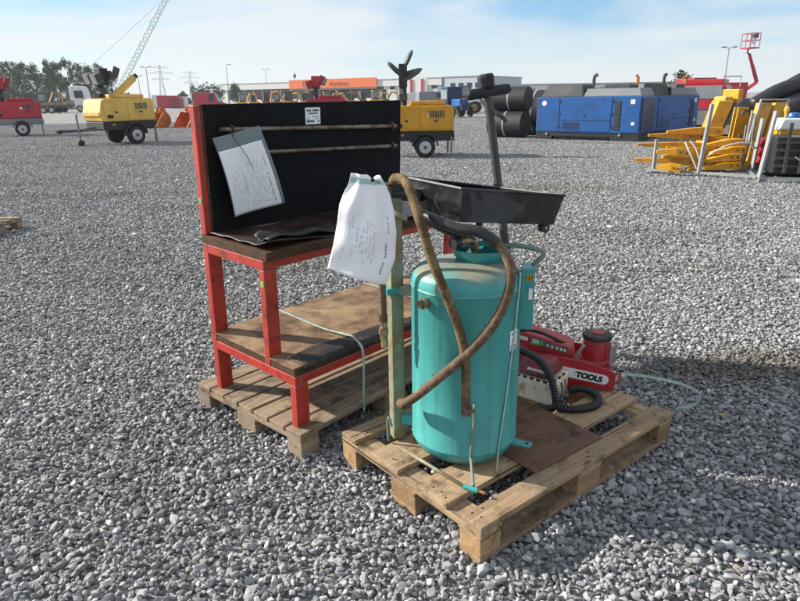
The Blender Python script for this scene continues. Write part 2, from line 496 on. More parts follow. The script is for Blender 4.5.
# loose stones: real pebbles, picked singly close by and laid as metre-wide patches further off
def pebble(seed, npts, sub):
    r = random.Random(seed)
    bm = bmesh.new()
    for i in range(npts):
        v = Vector((r.gauss(0, 1), r.gauss(0, 1), r.gauss(0, 1))).normalized()
        k = r.uniform(0.82, 1.05)
        bm.verts.new((v.x * k, v.y * k * r.uniform(0.8, 1.0), v.z * k))
    res = bmesh.ops.convex_hull(bm, input=bm.verts)
    bmesh.ops.delete(bm, geom=[e for e in res['geom_interior'] if isinstance(e, bmesh.types.BMVert)], context='VERTS')
    if sub:
        bmesh.ops.bevel(bm, geom=list(bm.edges), offset=0.06, segments=1, affect='EDGES')
        bmesh.ops.triangulate(bm, faces=list(bm.faces))
        bmesh.ops.smooth_vert(bm, verts=list(bm.verts), factor=0.05, use_axis_x=True, use_axis_y=True, use_axis_z=True)
    bmesh.ops.recalc_face_normals(bm, faces=bm.faces)
    me = bpy.data.meshes.new('pebble')
    bm.to_mesh(me); bm.free()
    return me

stones = bpy.data.collections.new('gravel_sources')       # not linked to the scene
NS = 10
for k in range(NS):
    me = pebble(100 + k, 13 + k % 4, True)
    me.materials.append(M['stone'])
    at = me.attributes.new('tone', 'FLOAT', 'POINT')
    o = bpy.data.objects.new('s_%02d' % k, me)
    stones.objects.link(o)

TILE = 1.4
def stone_tone(r, n):
    t = r.beta(2.9, 3.2, n) * 0.9
    t[r.random(n) < 0.022] = 0.95
    t[r.random(n) < 0.003] = 1.0
    return t

def tile_mesh(seed, spacing, mean):
    r = np.random.default_rng(seed)
    base = [pebble(300 + k, 9, False) for k in range(6)]
    bv = []; bf = []
    for me in base:
        v = np.empty(len(me.vertices) * 3); me.vertices.foreach_get('co', v); bv.append(v.reshape(-1, 3))
        bf.append([tuple(p.vertices) for p in me.polygons])
    nx = int(TILE / spacing)
    V = []; Fs = []; Tn = []; off = 0
    for layer in range(2):
        for i in range(nx):
            for j in range(nx):
                if layer == 1 and r.random() > 0.38:
                    continue
                k = r.integers(6)
                s = mean * math.exp(r.normal(0, 0.28))
                sc = np.array([s * r.uniform(0.85, 1.35), s * r.uniform(0.7, 1.0), s * r.uniform(0.5, 0.8)])
                e = Euler((r.normal(0, 0.3), r.normal(0, 0.3), r.uniform(0, 6.28))).to_matrix()
                A = np.array(e)
                x = (i + 0.5 + r.uniform(-.5, .5)) * spacing - TILE / 2; y = (j + 0.5 + r.uniform(-.5, .5)) * spacing - TILE / 2
                z = -0.012 + r.uniform(-0.004, 0.005) + layer * 0.012
                V.append((bv[k] * sc) @ A.T + np.array([x, y, z]))
                Fs += [tuple(q + off for q in f) for f in bf[k]]
                off += len(bv[k])
                Tn.append(np.full(len(bv[k]), stone_tone(r, 1)[0]))
    me = bpy.data.meshes.new('patch')
    me.from_pydata(np.concatenate(V).tolist(), [], Fs)
    at = me.attributes.new('tone', 'FLOAT', 'POINT')
    at.data.foreach_set('value', np.concatenate(Tn).astype(np.float32))
    me.materials.append(M['stone'])
    return me
NT = 3
for k in range(NT):
    o = bpy.data.objects.new('t_%02d' % k, tile_mesh(900 + k, 0.027, 0.0165))
    stones.objects.link(o)

r = np.random.default_rng(5)
P = []; SC = []; RO = []; IX = []; CT = []
NEAR = 4.8
sp = 0.0205
# near: single stones in two layers
for layer, keep in ((0, 1.0), (1, 0.5)):
    for y in np.arange(0.25, NEAR, sp):
        hw = 0.80 * y + 0.9
        x = np.arange(-hw, hw, sp); n = len(x)
        x = x + r.uniform(-.5, .5, n) * sp; yy = y + r.uniform(-.5, .5, n) * sp
        k = r.random(n) < keep
        x = x[k]; yy = yy[k]; n = len(x)
        s = 0.0114 * np.exp(r.normal(0, 0.27, n)) * (1.0 if layer == 0 else 1.08)
        big = r.random(n) < 0.02
        s[big] *= 1.45
        P.append(np.c_[x, yy, -0.011 + layer * 0.011 + r.uniform(-0.004, 0.005, n)])
        SC.append(np.c_[s * r.uniform(0.9, 1.45, n), s * r.uniform(0.75, 1.05, n), s * r.uniform(0.5, 0.85, n)])
        RO.append(np.c_[r.normal(0, 0.32, n), r.normal(0, 0.32, n), r.uniform(0, 6.28, n)])
        IX.append(r.integers(0, NS, n)); CT.append(stone_tone(r, n))
# further: patches
y = NEAR + TILE / 2 - 0.02
while y < 46:
    hw = 0.80 * y + 2.0
    n = int(2 * hw / (TILE * 0.98))
    x = (np.arange(n) - n / 2) * TILE * 0.98 + r.uniform(-.3, .3)
    P.append(np.c_[x, np.full(n, y), np.zeros(n)])
    SC.append(np.ones((n, 3)))
    RO.append(np.c_[np.zeros(n), np.zeros(n), r.integers(0, 4, n) * (math.pi / 2)])
    IX.append(NS + r.integers(0, NT, n)); CT.append(np.zeros(n))
    y += TILE * 0.98
P = np.concatenate(P); SC = np.concatenate(SC); RO = np.concatenate(RO); IX = np.concatenate(IX); CT = np.concatenate(CT)
pm_ = bpy.data.meshes.new('gravel')
pm_.vertices.add(len(P)); pm_.vertices.foreach_set('co', P.astype(np.float32).ravel())
for nm, ty, dat in (('scl', 'FLOAT_VECTOR', SC), ('rot', 'FLOAT_VECTOR', RO)):
    pm_.attributes.new(nm, ty, 'POINT').data.foreach_set('vector', dat.astype(np.float32).ravel())
pm_.attributes.new('idx', 'INT', 'POINT').data.foreach_set('value', IX.astype(np.int32))
pm_.attributes.new('col', 'FLOAT', 'POINT').data.foreach_set('value', CT.astype(np.float32))
pm_.materials.append(M['stone'])
gravel = bpy.data.objects.new('gravel', pm_); COL.objects.link(gravel)
gravel['kind'] = 'stuff'; gravel['label'] = 'loose grey crushed stone gravel covering the whole yard'; gravel['category'] = 'gravel'
ng = bpy.data.node_groups.new('scatter', 'GeometryNodeTree')
ng.interface.new_socket('Geometry', in_out='INPUT', socket_type='NodeSocketGeometry')
ng.interface.new_socket('Geometry', in_out='OUTPUT', socket_type='NodeSocketGeometry')
gi = ng.nodes.new('NodeGroupInput'); go = ng.nodes.new('NodeGroupOutput')
ci = ng.nodes.new('GeometryNodeCollectionInfo'); ci.inputs['Collection'].default_value = stones
ci.inputs['Separate Children'].default_value = True; ci.inputs['Reset Children'].default_value = True
ip = ng.nodes.new('GeometryNodeInstanceOnPoints'); ip.inputs['Pick Instance'].default_value = True
def named(nm, dt):
    n = ng.nodes.new('GeometryNodeInputNamedAttribute'); n.data_type = dt; n.inputs['Name'].default_value = nm
    return n.outputs['Attribute']
er = ng.nodes.new('FunctionNodeEulerToRotation')
ng.links.new(named('rot', 'FLOAT_VECTOR'), er.inputs[0])
mtp = ng.nodes.new('GeometryNodeMeshToPoints')
ng.links.new(gi.outputs[0], mtp.inputs[0]); ng.links.new(mtp.outputs[0], ip.inputs['Points'])
ng.links.new(ci.outputs[0], ip.inputs['Instance'])
ng.links.new(named('idx', 'INT'), ip.inputs['Instance Index'])
ng.links.new(er.outputs[0], ip.inputs['Rotation'])
ng.links.new(named('scl', 'FLOAT_VECTOR'), ip.inputs['Scale'])
ng.links.new(ip.outputs[0], go.inputs[0])
md = gravel.modifiers.new('scatter', 'NODES'); md.node_group = ng
# ------------------------------------------------------------------ pallets
def unit_board(L, w, h):
    b = MB(); b.box(0, L, 0, w, 0, h)
    return b

_cache = {}
def piece(name, size, mat, parent, loc, rot=None, bevel=0.003):
    """a board or block; alike pieces share one mesh"""
    key = (name, size, mat.name)
    if key not in _cache:
        me = bpy.data.meshes.new(name)
        b = MB().box(0, size[0], 0, size[1], 0, size[2])
        me.from_pydata(b.v, [], b.f)
        me.materials.append(mat)
        _cache[key] = me
    return mesh_obj(name, _cache[key], None, parent, bevel=bevel, seg=2, loc=loc, rot=rot)

def euro_pallet(name, label, loc, rz, top, mats, group, rx=0, skip_nails=False, blockw=(0.1, 0.145, 0.1)):
    """1.2 x 0.8 m: bottom runners, blocks, cross boards, top boards; origin at one corner"""
    p = thing(name, label, 'pallet', loc, rz, group, rx)
    mt, mb = mats
    r = random.Random(sum(map(ord, label)))
    h0, hb, hs, ht = 0.022, 0.078, 0.022, 0.022
    ybl = [(0, blockw[0]), (0.4 - blockw[1] / 2, blockw[1]), (0.8 - blockw[2], blockw[2])]
    for y, w in ybl:                                             # runners along the ground
        piece('runner', (1.2, w, h0), mt, p, (0, y, 0))
    for x, l in ((0, 0.1), (0.5275, 0.145), (1.1, 0.1)):
        for y, w in ybl:
            piece('block', (l, w - 0.004, hb), mb, p, (x + 0.001, y + 0.002, h0), rot=(0, 0, r.uniform(-0.01, 0.01)))
    for x, l in ((0, 0.1), (0.5275, 0.145), (1.1, 0.1)):
        piece('cross_board', (0.8, l, hs), mt, p, (x + l, 0, h0 + hb), rot=(0, 0, math.pi / 2))
    for y0, y1 in top:
        w = round(y1 - y0, 3)
        dx = r.uniform(0.0, 0.004)
        piece('top_board', (round(1.2 - dx, 4), w, ht), mt, p, (dx / 2, y0, h0 + hb + hs + 0.0008), rot=(r.uniform(-0.008, 0.008), 0, r.uniform(-0.006, 0.006)))
        if not skip_nails:
            nm = MB()
            for x, l in ((0, 0.1), (0.5275, 0.145), (1.1, 0.1)):
                for k in range(r.choice((2, 3, 4))):
                    nr = r.uniform(0.003, 0.0052)
                    nm.lathe([(nr, 0), (nr, 0.0012)], 7, T(x + l * r.uniform(0.15, 0.85), y0 + w * r.uniform(0.15, 0.85), h0 + hb + hs + ht + 0.0005))
            nm.build('nail_heads', M['nail'], p)['kind'] = 'stuff'
    return p

TH1 = RAD(38.87)
pal1 = euro_pallet('wooden_pallet', 'light brown wooden pallet carrying the teal tank and the red jack', (0.2497, 1.664, -0.008), TH1,
                   [(0, 0.092), (0.165, 0.325), (0.43, 0.6), (0.705, 0.8)], (M['pallet_new'], M['pallet_block']), 'wooden pallets on the gravel')
TH2 = RAD(48.2)
TILT = RAD(1.6)
pal2 = euro_pallet('wooden_pallet', 'grey weathered pallet with close boards under the red workbench', (-0.4271, 2.3023, -0.030), TH2,
                   [(k * 0.1155, k * 0.1155 + 0.102) for k in range(7)], (M['pallet_old'], M['pallet_old_block']), 'wooden pallets on the gravel', skip_nails=True)
pal3 = euro_pallet('wooden_pallet', 'small dark pallet lying alone at the left edge of the photo', (-4.62, 7.56, -0.01), RAD(178), 
                   [(0, 0.1), (0.175, 0.275), (0.35, 0.45), (0.525, 0.625), (0.7, 0.8)], (M['pallet_old'], M['pallet_old_block']), 'wooden pallets on the gravel', skip_nails=True)

# ------------------------------------------------------------------ workbench   (local: x along the bench, -y towards its front)
BZ = 0.1165
bench = thing('workbench', 'red steel workbench with black back panel and oily wooden shelves', 'workbench', (-0.909, 2.781, BZ), RAD(47.6), rx=TILT)
ps = M['red_steel']
L = 1.305
def post(name, x0, x1, y0, y1, z0, z1, bv=0.003):
    return MB().box(x0, x1, y0, y1, z0, z1).build(name, ps, bench, bevel=bv)
FY = -0.625      # front of the deep lower shelf
MY = -0.455      # front of the worktop
for x in (0.0, L - 0.07):
    post('leg', x, x + 0.07, -0.036, 0.0, 0, 0.727)             # rear legs
    post('leg', x, x + 0.07, FY, FY + 0.036, 0, 0.212)          # short front legs
    post('upright', x, x + 0.066, MY, MY + 0.034, 0.2555, 0.683)
for x in (0.0, L - 0.034):
    post('lower_rail', x, x + 0.034, FY + 0.001, -0.037, 0.2135, 0.2545)
    post('upper_rail', x, x + 0.034, MY + 0.0, -0.037, 0.6845, 0.7265)
post('lower_rail', 0.0345, L - 0.0345, FY + 0.002, FY + 0.036, 0.214, 0.254)
post('lower_rail', 0.0345, L - 0.0345, -0.034, -0.001, 0.214, 0.254)
post('upper_rail', 0.0345, L - 0.0345, MY + 0.001, MY + 0.034, 0.685, 0.726)
post('upper_rail', 0.0705, L - 0.0705, -0.034, -0.001, 0.685, 0.726)
MB().box(0.004, L - 0.004, FY + 0.004, -0.002, 0.2555, 0.287).build('lower_shelf', M['chip_wood'], bench, bevel=0.003)
sh = MB()
nx, ny = 30, 16
def grid(mb, nx, ny, fn):
    base = len(mb.v)
    for j in range(ny + 1):
        for i in range(nx + 1):
            mb.v.append(fn(i / nx, j / ny))
    for j in range(ny):
        for i in range(nx):
            a = base + j * (nx + 1) + i
            mb.f.append((a, a + 1, a + nx + 2, a + nx + 1))
    return mb
def solid(o, t, off=1):
    m = o.modifiers.new('solid', 'SOLIDIFY'); m.thickness = t; m.offset = off
    return o
sh.box(0.0, L, FY + 0.006, -0.001, 0.2875, 0.294).build('shelf_board', M['shelf_top'], bench, bevel=0.0015)
# curled rubber mat along the front of the lower shelf
def matf(u, v):
    x = 0.045 + u * (L - 0.055)
    wid = 0.085 + 0.03 * math.sin(u * 6 + 0.5) + 0.012 * math.sin(u * 17)
    y = FY - 0.006 + v * wid
    z = 0.2962 + 0.006 * v * v * (0.5 + 0.5 * math.sin(u * 9)) + 0.0012 * math.sin(u * 29 + v * 5)
    if v < 0.12:
        z -= (0.12 - v) * 0.22 * (0.4 + 0.6 * math.sin(u * 5) ** 2)
        y -= (0.12 - v) * 0.03
    return (x, y, z)
mt = grid(MB(), 40, 8, matf).build('front_mat', M['shelf_mat'], bench, smooth=True)
solid(mt, 0.003)
# worktop
MB().box(-0.002, L + 0.002, MY - 0.028, 0.0, 0.7275, 0.765).build('worktop', M['chip_wood'], bench, bevel=0.003)
def wmat(u, v):
    x = 0.012 + u * (L - 0.03)
    y = -0.036 + v * (MY + 0.012) + (0.02 * math.sin(u * 9) * v if v > .8 else 0)
    z = 0.7685 + 0.003 * math.sin(u * 17 + v * 6) + 0.003 * math.sin(v * 21 - u * 8)
    e = max(0, v - 0.75) / 0.25
    z += e * e * 0.02 * (0.5 + 0.5 * math.sin(u * 11 + 1))
    if u < 0.12:
        z += (0.12 - u) * 0.12 * (0.4 + v)
    return (x, y, z)
wm = grid(MB(), 44, 16, wmat).build('rubber_mat', M['rubber_mat'], bench, smooth=True)
solid(wm, 0.003)
# loose flap of torn rubber on the worktop
def flap(u, v):
    a = u * 0.42; 
    x = 0.07 + a; y = MY + 0.05 + v * (0.10 + 0.04 * math.sin(u * 9)) - 0.03 * u
    z = 0.783 + 0.008 * math.sin(u * 13) + 0.012 * abs(v - 0.5) + 0.01 * math.sin(v * 8 + u * 5)
    return (x, y, z)
solid(grid(MB(), 20, 6, flap).build('torn_rubber', M['rubber'], bench, smooth=True), 0.003)
# back panel
post('back_stile', 0, 0.03, -0.034, 0.002, 0.7665, 1.325)
post('back_stile', L - 0.034, L - 0.002, -0.001, 0.03, 0.7665, 1.30)
MB().box(0.031, L, -0.032, -0.010, 0.7695, 1.327).build('back_panel', M['black_panel'], bench, bevel=0.002)
MB().box(0.0305, 0.043, -0.0335, -0.0325, 0.770, 1.326).build('panel_edge', M['chip_wood'], bench)
MB().box(0.031, L - 0.001, -0.0095, -0.002, 0.770, 1.324).build('panel_backing', M['chip_wood'], bench)
# two steel rods with flanged ends
def rod(z0, z1, x0):
    a = Vector((x0, -0.062, z0)); b = Vector((1.235, -0.062, z1))
    o = MB().tube([a, b], 0.0105, 12).build('rod', M['dull_steel'], bench, smooth=True)
    edge_split(o)
    for x, rr in ((1.195, 0.024), (1.207, 0.017), (0.16, 0.02)):
        f = (x - x0) / (1.235 - x0); c = a.lerp(b, f)
        MB().tube([c - Vector((0.003, 0, 0)), c + Vector((0.003, 0, 0))], rr, 16).build('rod_flange', M['dull_steel'], o)
    for x in (0.16, 1.2):
        f = (x - x0) / (1.235 - x0); c = a.lerp(b, f)
        MB().box(c.x - 0.006, c.x + 0.006, -0.062, -0.0325, c.z - 0.006, c.z + 0.006).build('rod_bracket', M['dull_steel'], o)
rod(1.222, 1.190, 0.10)
rod(1.118, 1.082, 0.10)
# paper label on the back panel, printed
lb = MB().box(0.604, 0.700, -0.0338, -0.0328, 1.222, 1.302).build('paper_label', M['paper'], bench)
pr = MB()
r = random.Random(3)
for row, (zz, hh) in enumerate(((1.283, 0.010), (1.270, 0.008), (1.256, 0.003), (1.248, 0.003), (1.232, 0.010))):
    x = 0.612
    while x < 0.688:
        w = r.uniform(0.004, 0.012)
        if r.random() < 0.8:
            pr.box(x, min(x + w, 0.692), -0.0344, -0.0339, zz, zz + hh)
        x += w + 0.003
pr.build('print', M['ink'], lb)['kind'] = 'stuff'
MB().box(-0.003, -0.0005, MY + 0.004, MY + 0.022, 0.612, 0.637).build('green_tape', M['green_tape'], bench)
MB().box(-0.003, -0.0005, -0.028, -0.012, 0.91, 0.932).build('green_tape', M['green_tape'], bench)

# ------------------------------------------------------------------ document sleeve tied to the upper rod
BM = chain(bench)
def bw(x, y, z): return BM @ Vector((x, y, z))
docL = thing('document_sleeve', 'clear plastic sleeve with white printed sheet tied to the workbench rod', 'document', bw(0.17, -0.075, 1.2))
def docpt(u, v, off=0.0):
    # u across the top edge, v down; corners measured on the panel
    A = Vector((0.050, 0, 1.190)); B = Vector((0.302, 0, 1.232)); C = Vector((0.412, 0, 0.866)); D = Vector((0.128, 0, 0.836))
    p = (A * (1 - u) + B * u) * (1 - v) + (D * (1 - u) + C * u) * v
    y = -0.078 - 0.012 * math.sin(v * math.pi) - 0.008 * math.sin(u * 5 + v * 3) - off
    if v < 0.16:
        y += 0.016 * math.exp(-((u - 0.42) / 0.09) ** 2) * (1 - v / 0.16)
    return bw(p.x, y, p.z)
def docgrid(nx, ny, u0, u1, v0, v1, off):
    return grid(MB(), nx, ny, lambda a, b: tuple(docpt(u0 + a * (u1 - u0), v0 + b * (v1 - v0), off)))
solid(docgrid(20, 24, 0, 1, 0, 1, 0).build('plastic_sleeve', M['sleeve'], docL, world=True, smooth=True), 0.0008)
sheet = solid(docgrid(20, 24, 0.012, 0.93, 0.165, 0.992, 0.0022).build('paper_sheet', M['paper'], docL, world=True, smooth=True), 0.0004)
pr = MB()
r = random.Random(11)
def words(u, v0, v1, w, ll, dens=0.8):
    v = v0
    while v < v1:
        l = r.uniform(*ll)
        if r.random() < dens:
            pts = [docpt(u - w / 2, v, 0.0030), docpt(u + w / 2, v, 0.0030), docpt(u + w / 2, v + l, 0.0030), docpt(u - w / 2, v + l, 0.0030)]
            pr.add(pts, [(0, 1, 2, 3)])
        v += l + 0.008
words(0.84, 0.34, 0.50, 0.016, (0.01, 0.025))
words(0.83, 0.56, 0.93, 0.024, (0.014, 0.024))
words(0.80, 0.60, 0.9, 0.008, (0.01, 0.03), 0.3)
for u in (0.36, 0.39, 0.30):
    words(u, 0.52, 0.75, 0.010, (0.01, 0.03), 0.75)
for u in (0.12, 0.16):
    words(u, 0.46, 0.72, 0.008, (0.01, 0.02), 0.7)
words(0.42, 0.78, 0.93, 0.014, (0.008, 0.02), 0.7)
words(0.26, 0.34, 0.5, 0.008, (0.008, 0.02), 0.5)
for k in range(9):
    words(0.475 + k * 0.036, 0.38, 0.92, 0.007, (0.008, 0.03), 0.55)
for u_ in (0.20, 0.235, 0.335):
    words(u_, 0.40, 0.86, 0.008, (0.008, 0.025), 0.5)
pr.build('print', M['print'], sheet, world=True)['kind'] = 'stuff'
pl = MB()                                                     # faint ruled table on the sheet
for k in range(9):
    u = 0.46 + k * 0.036
    pts = [docpt(u, 0.36, 0.0029), docpt(u + 0.003, 0.36, 0.0029), docpt(u + 0.003, 0.93, 0.0029), docpt(u, 0.93, 0.0029)]
    pl.add(pts, [(0, 1, 2, 3)])
M['rule'] = paint('pale_rule', (0.60, 0.62, 0.68), 0.7, bstr=0)
pl.build('ruled_lines', M['rule'], sheet, world=True)['kind'] = 'stuff'
tie = [docpt(0.40, -0.02, -0.004), docpt(0.40, 0.06, 0.006), docpt(0.42, 0.16, 0.012), docpt(0.49, 0.30, 0.018), docpt(0.54, 0.46, 0.02)]
MB().tube(bez(tie, 6), 0.0016, 6).build('cable_tie', M['black_tie'], docL, world=True)

# ------------------------------------------------------------------ strapping over the lower shelf
def strapthing(name, label, pts, w, side, group='pale green packing straps'):
    o = MB()
    c = bez(pts, 8)
    o.ribbon(c, w, side)
    ob = o.build(name, M['strap'])
    return tag(ob, label, 'strap', group)
sx = bw(1, 0, 0) - bw(0, 0, 0)
strapthing('packing_strap', 'pale packing strap across the lower workbench shelf down to the pallet',
           [bw(0.39, -0.002, 0.30), bw(0.385, -0.10, 0.3005), bw(0.375, -0.38, 0.301), bw(0.37, -0.54, 0.318), bw(0.365, -0.60, 0.319), bw(0.362, -0.655, 0.285), bw(0.358, -0.668, 0.2), bw(0.352, -0.672, 0.08), bw(0.35, -0.674, -0.02)], 0.013, sx)
strapthing('packing_strap', 'pale packing strap over the far end of the lower workbench shelf',
           [bw(1.02, 0.0, 0.30), bw(1.02, -0.1, 0.3005), bw(1.02, -0.4, 0.302), bw(1.02, -0.59, 0.322), bw(1.02, -0.655, 0.28), bw(1.02, -0.668, 0.1), bw(1.02, -0.674, -0.02)], 0.013, sx)
# ------------------------------------------------------------------ teal waste oil drainer on the front pallet
TX, TY, TZ = 0.245, 2.185, 0.1385
TR = 0.203
drain = thing('oil_drainer', 'teal cylindrical waste oil tank with hoses and black drain pan', 'oil drainer', (TX, TY, TZ))
prof = [(0.0, 0.012), (0.10, 0.012), (0.165, 0.016), (0.190, 0.03), (0.2005, 0.052), (0.203, 0.062), (0.2065, 0.066), (0.203, 0.070), (TR, 0.30), (TR, 0.668), (0.2062, 0.672), (0.203, 0.676), (0.2015, 0.694), (0.194, 0.716), (0.175, 0.734), (0.145, 0.746), (0.09, 0.754), (0.0, 0.757)]
sh0 = prof[-9:]
prof = prof[:-9] + [(p.x, p.z) for p in bez([(a_, 0, b_) for a_, b_ in sh0], 5)]
body = MB().lathe(prof, 80, cap=False).build('tank_body', M['teal'], drain, smooth=True)
# teal paint, dust lying on the dome
m, nt, bs = newmat('teal_tank')
vec, oi = obj_coords(nt)
c = ramp(nt, noise(nt, vec, 3.5, 6), [(0.3, (0.052, 0.295, 0.285)), (0.7, (0.068, 0.365, 0.345))])
k = ramp(nt, noise(nt, vec, 6, 8, 0.7), [(0.33, (0.5, 0.5, 0.5)), (0.43, (0, 0, 0))])
c = mix(nt, k, c, (0.045, 0.22, 0.2))
k = ramp(nt, noise(nt, vec, 40, 4, 0.6), [(0.29, (0.9, 0.9, 0.9)), (0.315, (0, 0, 0))])
c = mix(nt, k, c, (0.07, 0.04, 0.02))
vst, _ = obj_coords(nt, (26, 26, 1.1))
k = ramp(nt, noise(nt, vst, 1.0, 5, 0.6), [(0.36, (0.5, 0.5, 0.5)), (0.50, (0, 0, 0))])       # runs of grime down the side
c = mix(nt, k, c, (0.05, 0.17, 0.15))
vst2, _ = obj_coords(nt, (15, 15, 0.7))
k = ramp(nt, noise(nt, vst2, 1.7, 6, 0.7), [(0.33, (0.6, 0.6, 0.6)), (0.38, (0, 0, 0))])
c = mix(nt, k, c, (0.13, 0.10, 0.06))
k = ramp(nt, noise(nt, vec, 12, 9, 0.8), [(0.35, (0.5, 0.5, 0.5)), (0.40, (0, 0, 0))])
c = mix(nt, k, c, (0.09, 0.36, 0.33))
ge = N(nt, 'ShaderNodeNewGeometry'); sx_ = N(nt, 'ShaderNodeSeparateXYZ'); nt.links.new(ge.outputs['Normal'], sx_.inputs[0])
dust = N(nt, 'ShaderNodeMath', operation='MULTIPLY'); nt.links.new(sx_.outputs['Z'], dust.inputs[0]); nt.links.new(noise(nt, vec, 7, 6), dust.inputs[1])
kd = ramp(nt, dust.outputs[0], [(0.22, (0, 0, 0)), (0.5, (0.9, 0.9, 0.9))])
c = mix(nt, kd, c, (0.27, 0.24, 0.18))
nt.links.new(c, bs.inputs['Base Color'])
nt.links.new(ramp(nt, noise(nt, vec, 9, 6), [(0.3, (0.26, 0.26, 0.26)), (0.7, (0.5, 0.5, 0.5))]), bs.inputs['Roughness'])
bump(nt, bs, noise(nt, vec, 6, 4), 0.25, 0.012)
body.data.materials.clear(); body.data.materials.append(m); M['tank'] = m
MB().lathe([(0.150, 0.0005), (0.155, 0.0005), (0.155, 0.03), (0.150, 0.03)], 40, cap=False).build('foot_ring', M['teal_dirty'], drain, smooth=False)
# filler neck and funnel dish on the dome
nk = MB().lathe([(0.090, 0.735), (0.092, 0.772), (0.100, 0.778), (0.106, 0.796), (0.107, 0.806), (0.101, 0.806), (0.094, 0.788), (0.04, 0.780), (0.0, 0.779)], 48, T(0.055, 0.03, -0.010), cap=False).build('filler_dish', M['teal'], drain, smooth=True)
edge_split(nk, 50)
# elbow valve on the dish, open end to the left
ev = MB().tube(bez([(0.03, 0.035, 0.775), (0.022, 0.02, 0.815), (-0.008, -0.005, 0.828), (-0.035, -0.025, 0.828)], 6), 0.0185, 14).build('valve_elbow', M['brass'], drain, smooth=True)
MB().tube([(-0.033, -0.024, 0.828), (-0.056, -0.041, 0.8275)], 0.0215, 16).build('valve_socket', M['hose_black'], ev)
lv = MB().tube([(0.095, -0.005, 0.815), (0.150, -0.060, 0.765), (0.178, -0.088, 0.735)], 0.008, 8).build('valve_lever', M['galv'], drain, smooth=True)
MB().lathe([(0.014, 0), (0.016, 0.005), (0.016, 0.014), (0.010, 0.018)], 12, T(0.115, -0.033, 0.785)).build('lever_nut', M['dull_steel'], lv)
# carrying handle at the right of the dome
MB().tube(bez([(0.125, 0.02, 0.80), (0.18, 0.0, 0.806), (0.255, -0.03, 0.795), (0.268, -0.035, 0.775), (0.232, -0.02, 0.735), (0.19, -0.012, 0.70)], 6), 0.0085, 10).build('carry_handle', M['teal_dirty'], drain, smooth=True)
# round plug low on the left front
kn = thing  # (no extra thing: the plug is a part)
a = RAD(222)
d = Vector((math.cos(a), math.sin(a), 0)); c0 = Vector((0, 0, 0.640)) + d * (TR - 0.004)
pg = MB().tube([c0, c0 + d * 0.032], 0.019, 16).build('gauge_plug', M['brass'], drain)
MB().tube([c0 + d * 0.0325, c0 + d * 0.040], 0.015, 6).build('plug_hex', M['dull_steel'], pg)
# square post at the left
PX, PY = -0.018, 2.238
def dl(x, y, z): return (x - TX, y - TY, z - TZ)
pq = MB()
pq.box(-0.025, 0.025, -0.025, 0.025, 0.006, 1.005)
po = pq.build('post', M['post'], drain, bevel=0.004, loc=dl(PX, PY, TZ), rot=(0, 0, RAD(22)))
MB().box(-0.03, 0.03, -0.03, 0.03, 1.0055, 1.03).build('post_cap', M['hose_black'], po)
br = MB().box(-0.045, 0.03, -0.033, 0.033, 0.622, 0.645).build('clamp', M['teal'], po, bevel=0.003)
MB().tube([(-0.046, 0, 0.633), (-0.058, 0, 0.633)], 0.012, 6).build('clamp_bolt', M['teal_dirty'], br)
v0 = Vector(dl(PX + 0.03, PY, 0)); v0.z = 0
def link(z, h, name, mat):
    p0 = Vector((PX - TX + 0.022, PY - TY - 0.01, z)); p1 = Vector((-0.192, 0.02, z))
    t = (p1 - p0).normalized(); n = Vector((-t.y, t.x, 0)) * 0.02
    return MB().hexa([p0 - n, p1 - n, p1 + n, p0 + n], [p + Vector((0, 0, h)) for p in (p0 - n, p1 - n, p1 + n, p0 + n)]).build(name, mat, drain, bevel=0.003)
link(0.618, 0.034, 'bracket', M['teal_dirty'])
link(0.075, 0.04, 'bracket', M['teal'])
MB().tube(bez([(-0.30, 0.01, 0.008), (-0.302, 0.008, 0.09), (-0.296, 0.0, 0.118), (-0.285, -0.01, 0.085)], 6), 0.005, 8).build('hook', M['teal_dirty'], drain, smooth=True)
# drain pipe lying in front at the base
fp = MB().tube([(-0.262, -0.045, 0.016), (-0.02, -0.330, 0.017)], 0.0068, 10).build('base_pipe', M['post'], drain, smooth=True)
MB().tube([(-0.032, -0.318, 0.017), (0.015, -0.345, 0.017)], 0.0098, 10).build('pipe_sleeve', M['teal'], fp)
MB().tube([(0.015, -0.345, 0.017), (0.038, -0.358, 0.0165)], 0.0062, 10).build('pipe_tip', M['copper'], fp)
MB().tube([(0.005, -0.215, 0.065), (0.004, -0.26, 0.045), (0.002, -0.325, 0.022)], 0.006, 8).build('base_stem', M['teal_dirty'], fp)
# thin sight tube under the hose end
stb = MB().tube(bez([(0.012, -0.222, 0.285), (0.012, -0.220, 0.20), (0.004, -0.216, 0.085), (0.002, -0.21, 0.06)], 6), 0.0055, 8).build('sight_tube', M['teal_dirty'], drain, smooth=True)
# foot lug at the right
lug = MB(); 
a = RAD(-28); d = Vector((math.cos(a), math.sin(a), 0)); n = Vector((-d.y, d.x, 0)) * 0.019
p0 = d * 0.188; p1 = d * 0.275
zz = Vector((0, 0, 0.056)); z2 = Vector((0, 0, 0.066))
lug.hexa([p0 - n + zz, p1 - n + zz, p1 + n + zz, p0 + n + zz], [p0 - n + z2, p1 - n + z2, p1 + n + z2, p0 + n + z2])
lo = lug.build('foot_lug', M['teal'], drain, bevel=0.004)
MB().lathe([(0.007, 0.0664), (0.007, 0.0674)], 10, T(*(d * 0.258))).build('lug_hole', M['ink'], lo)
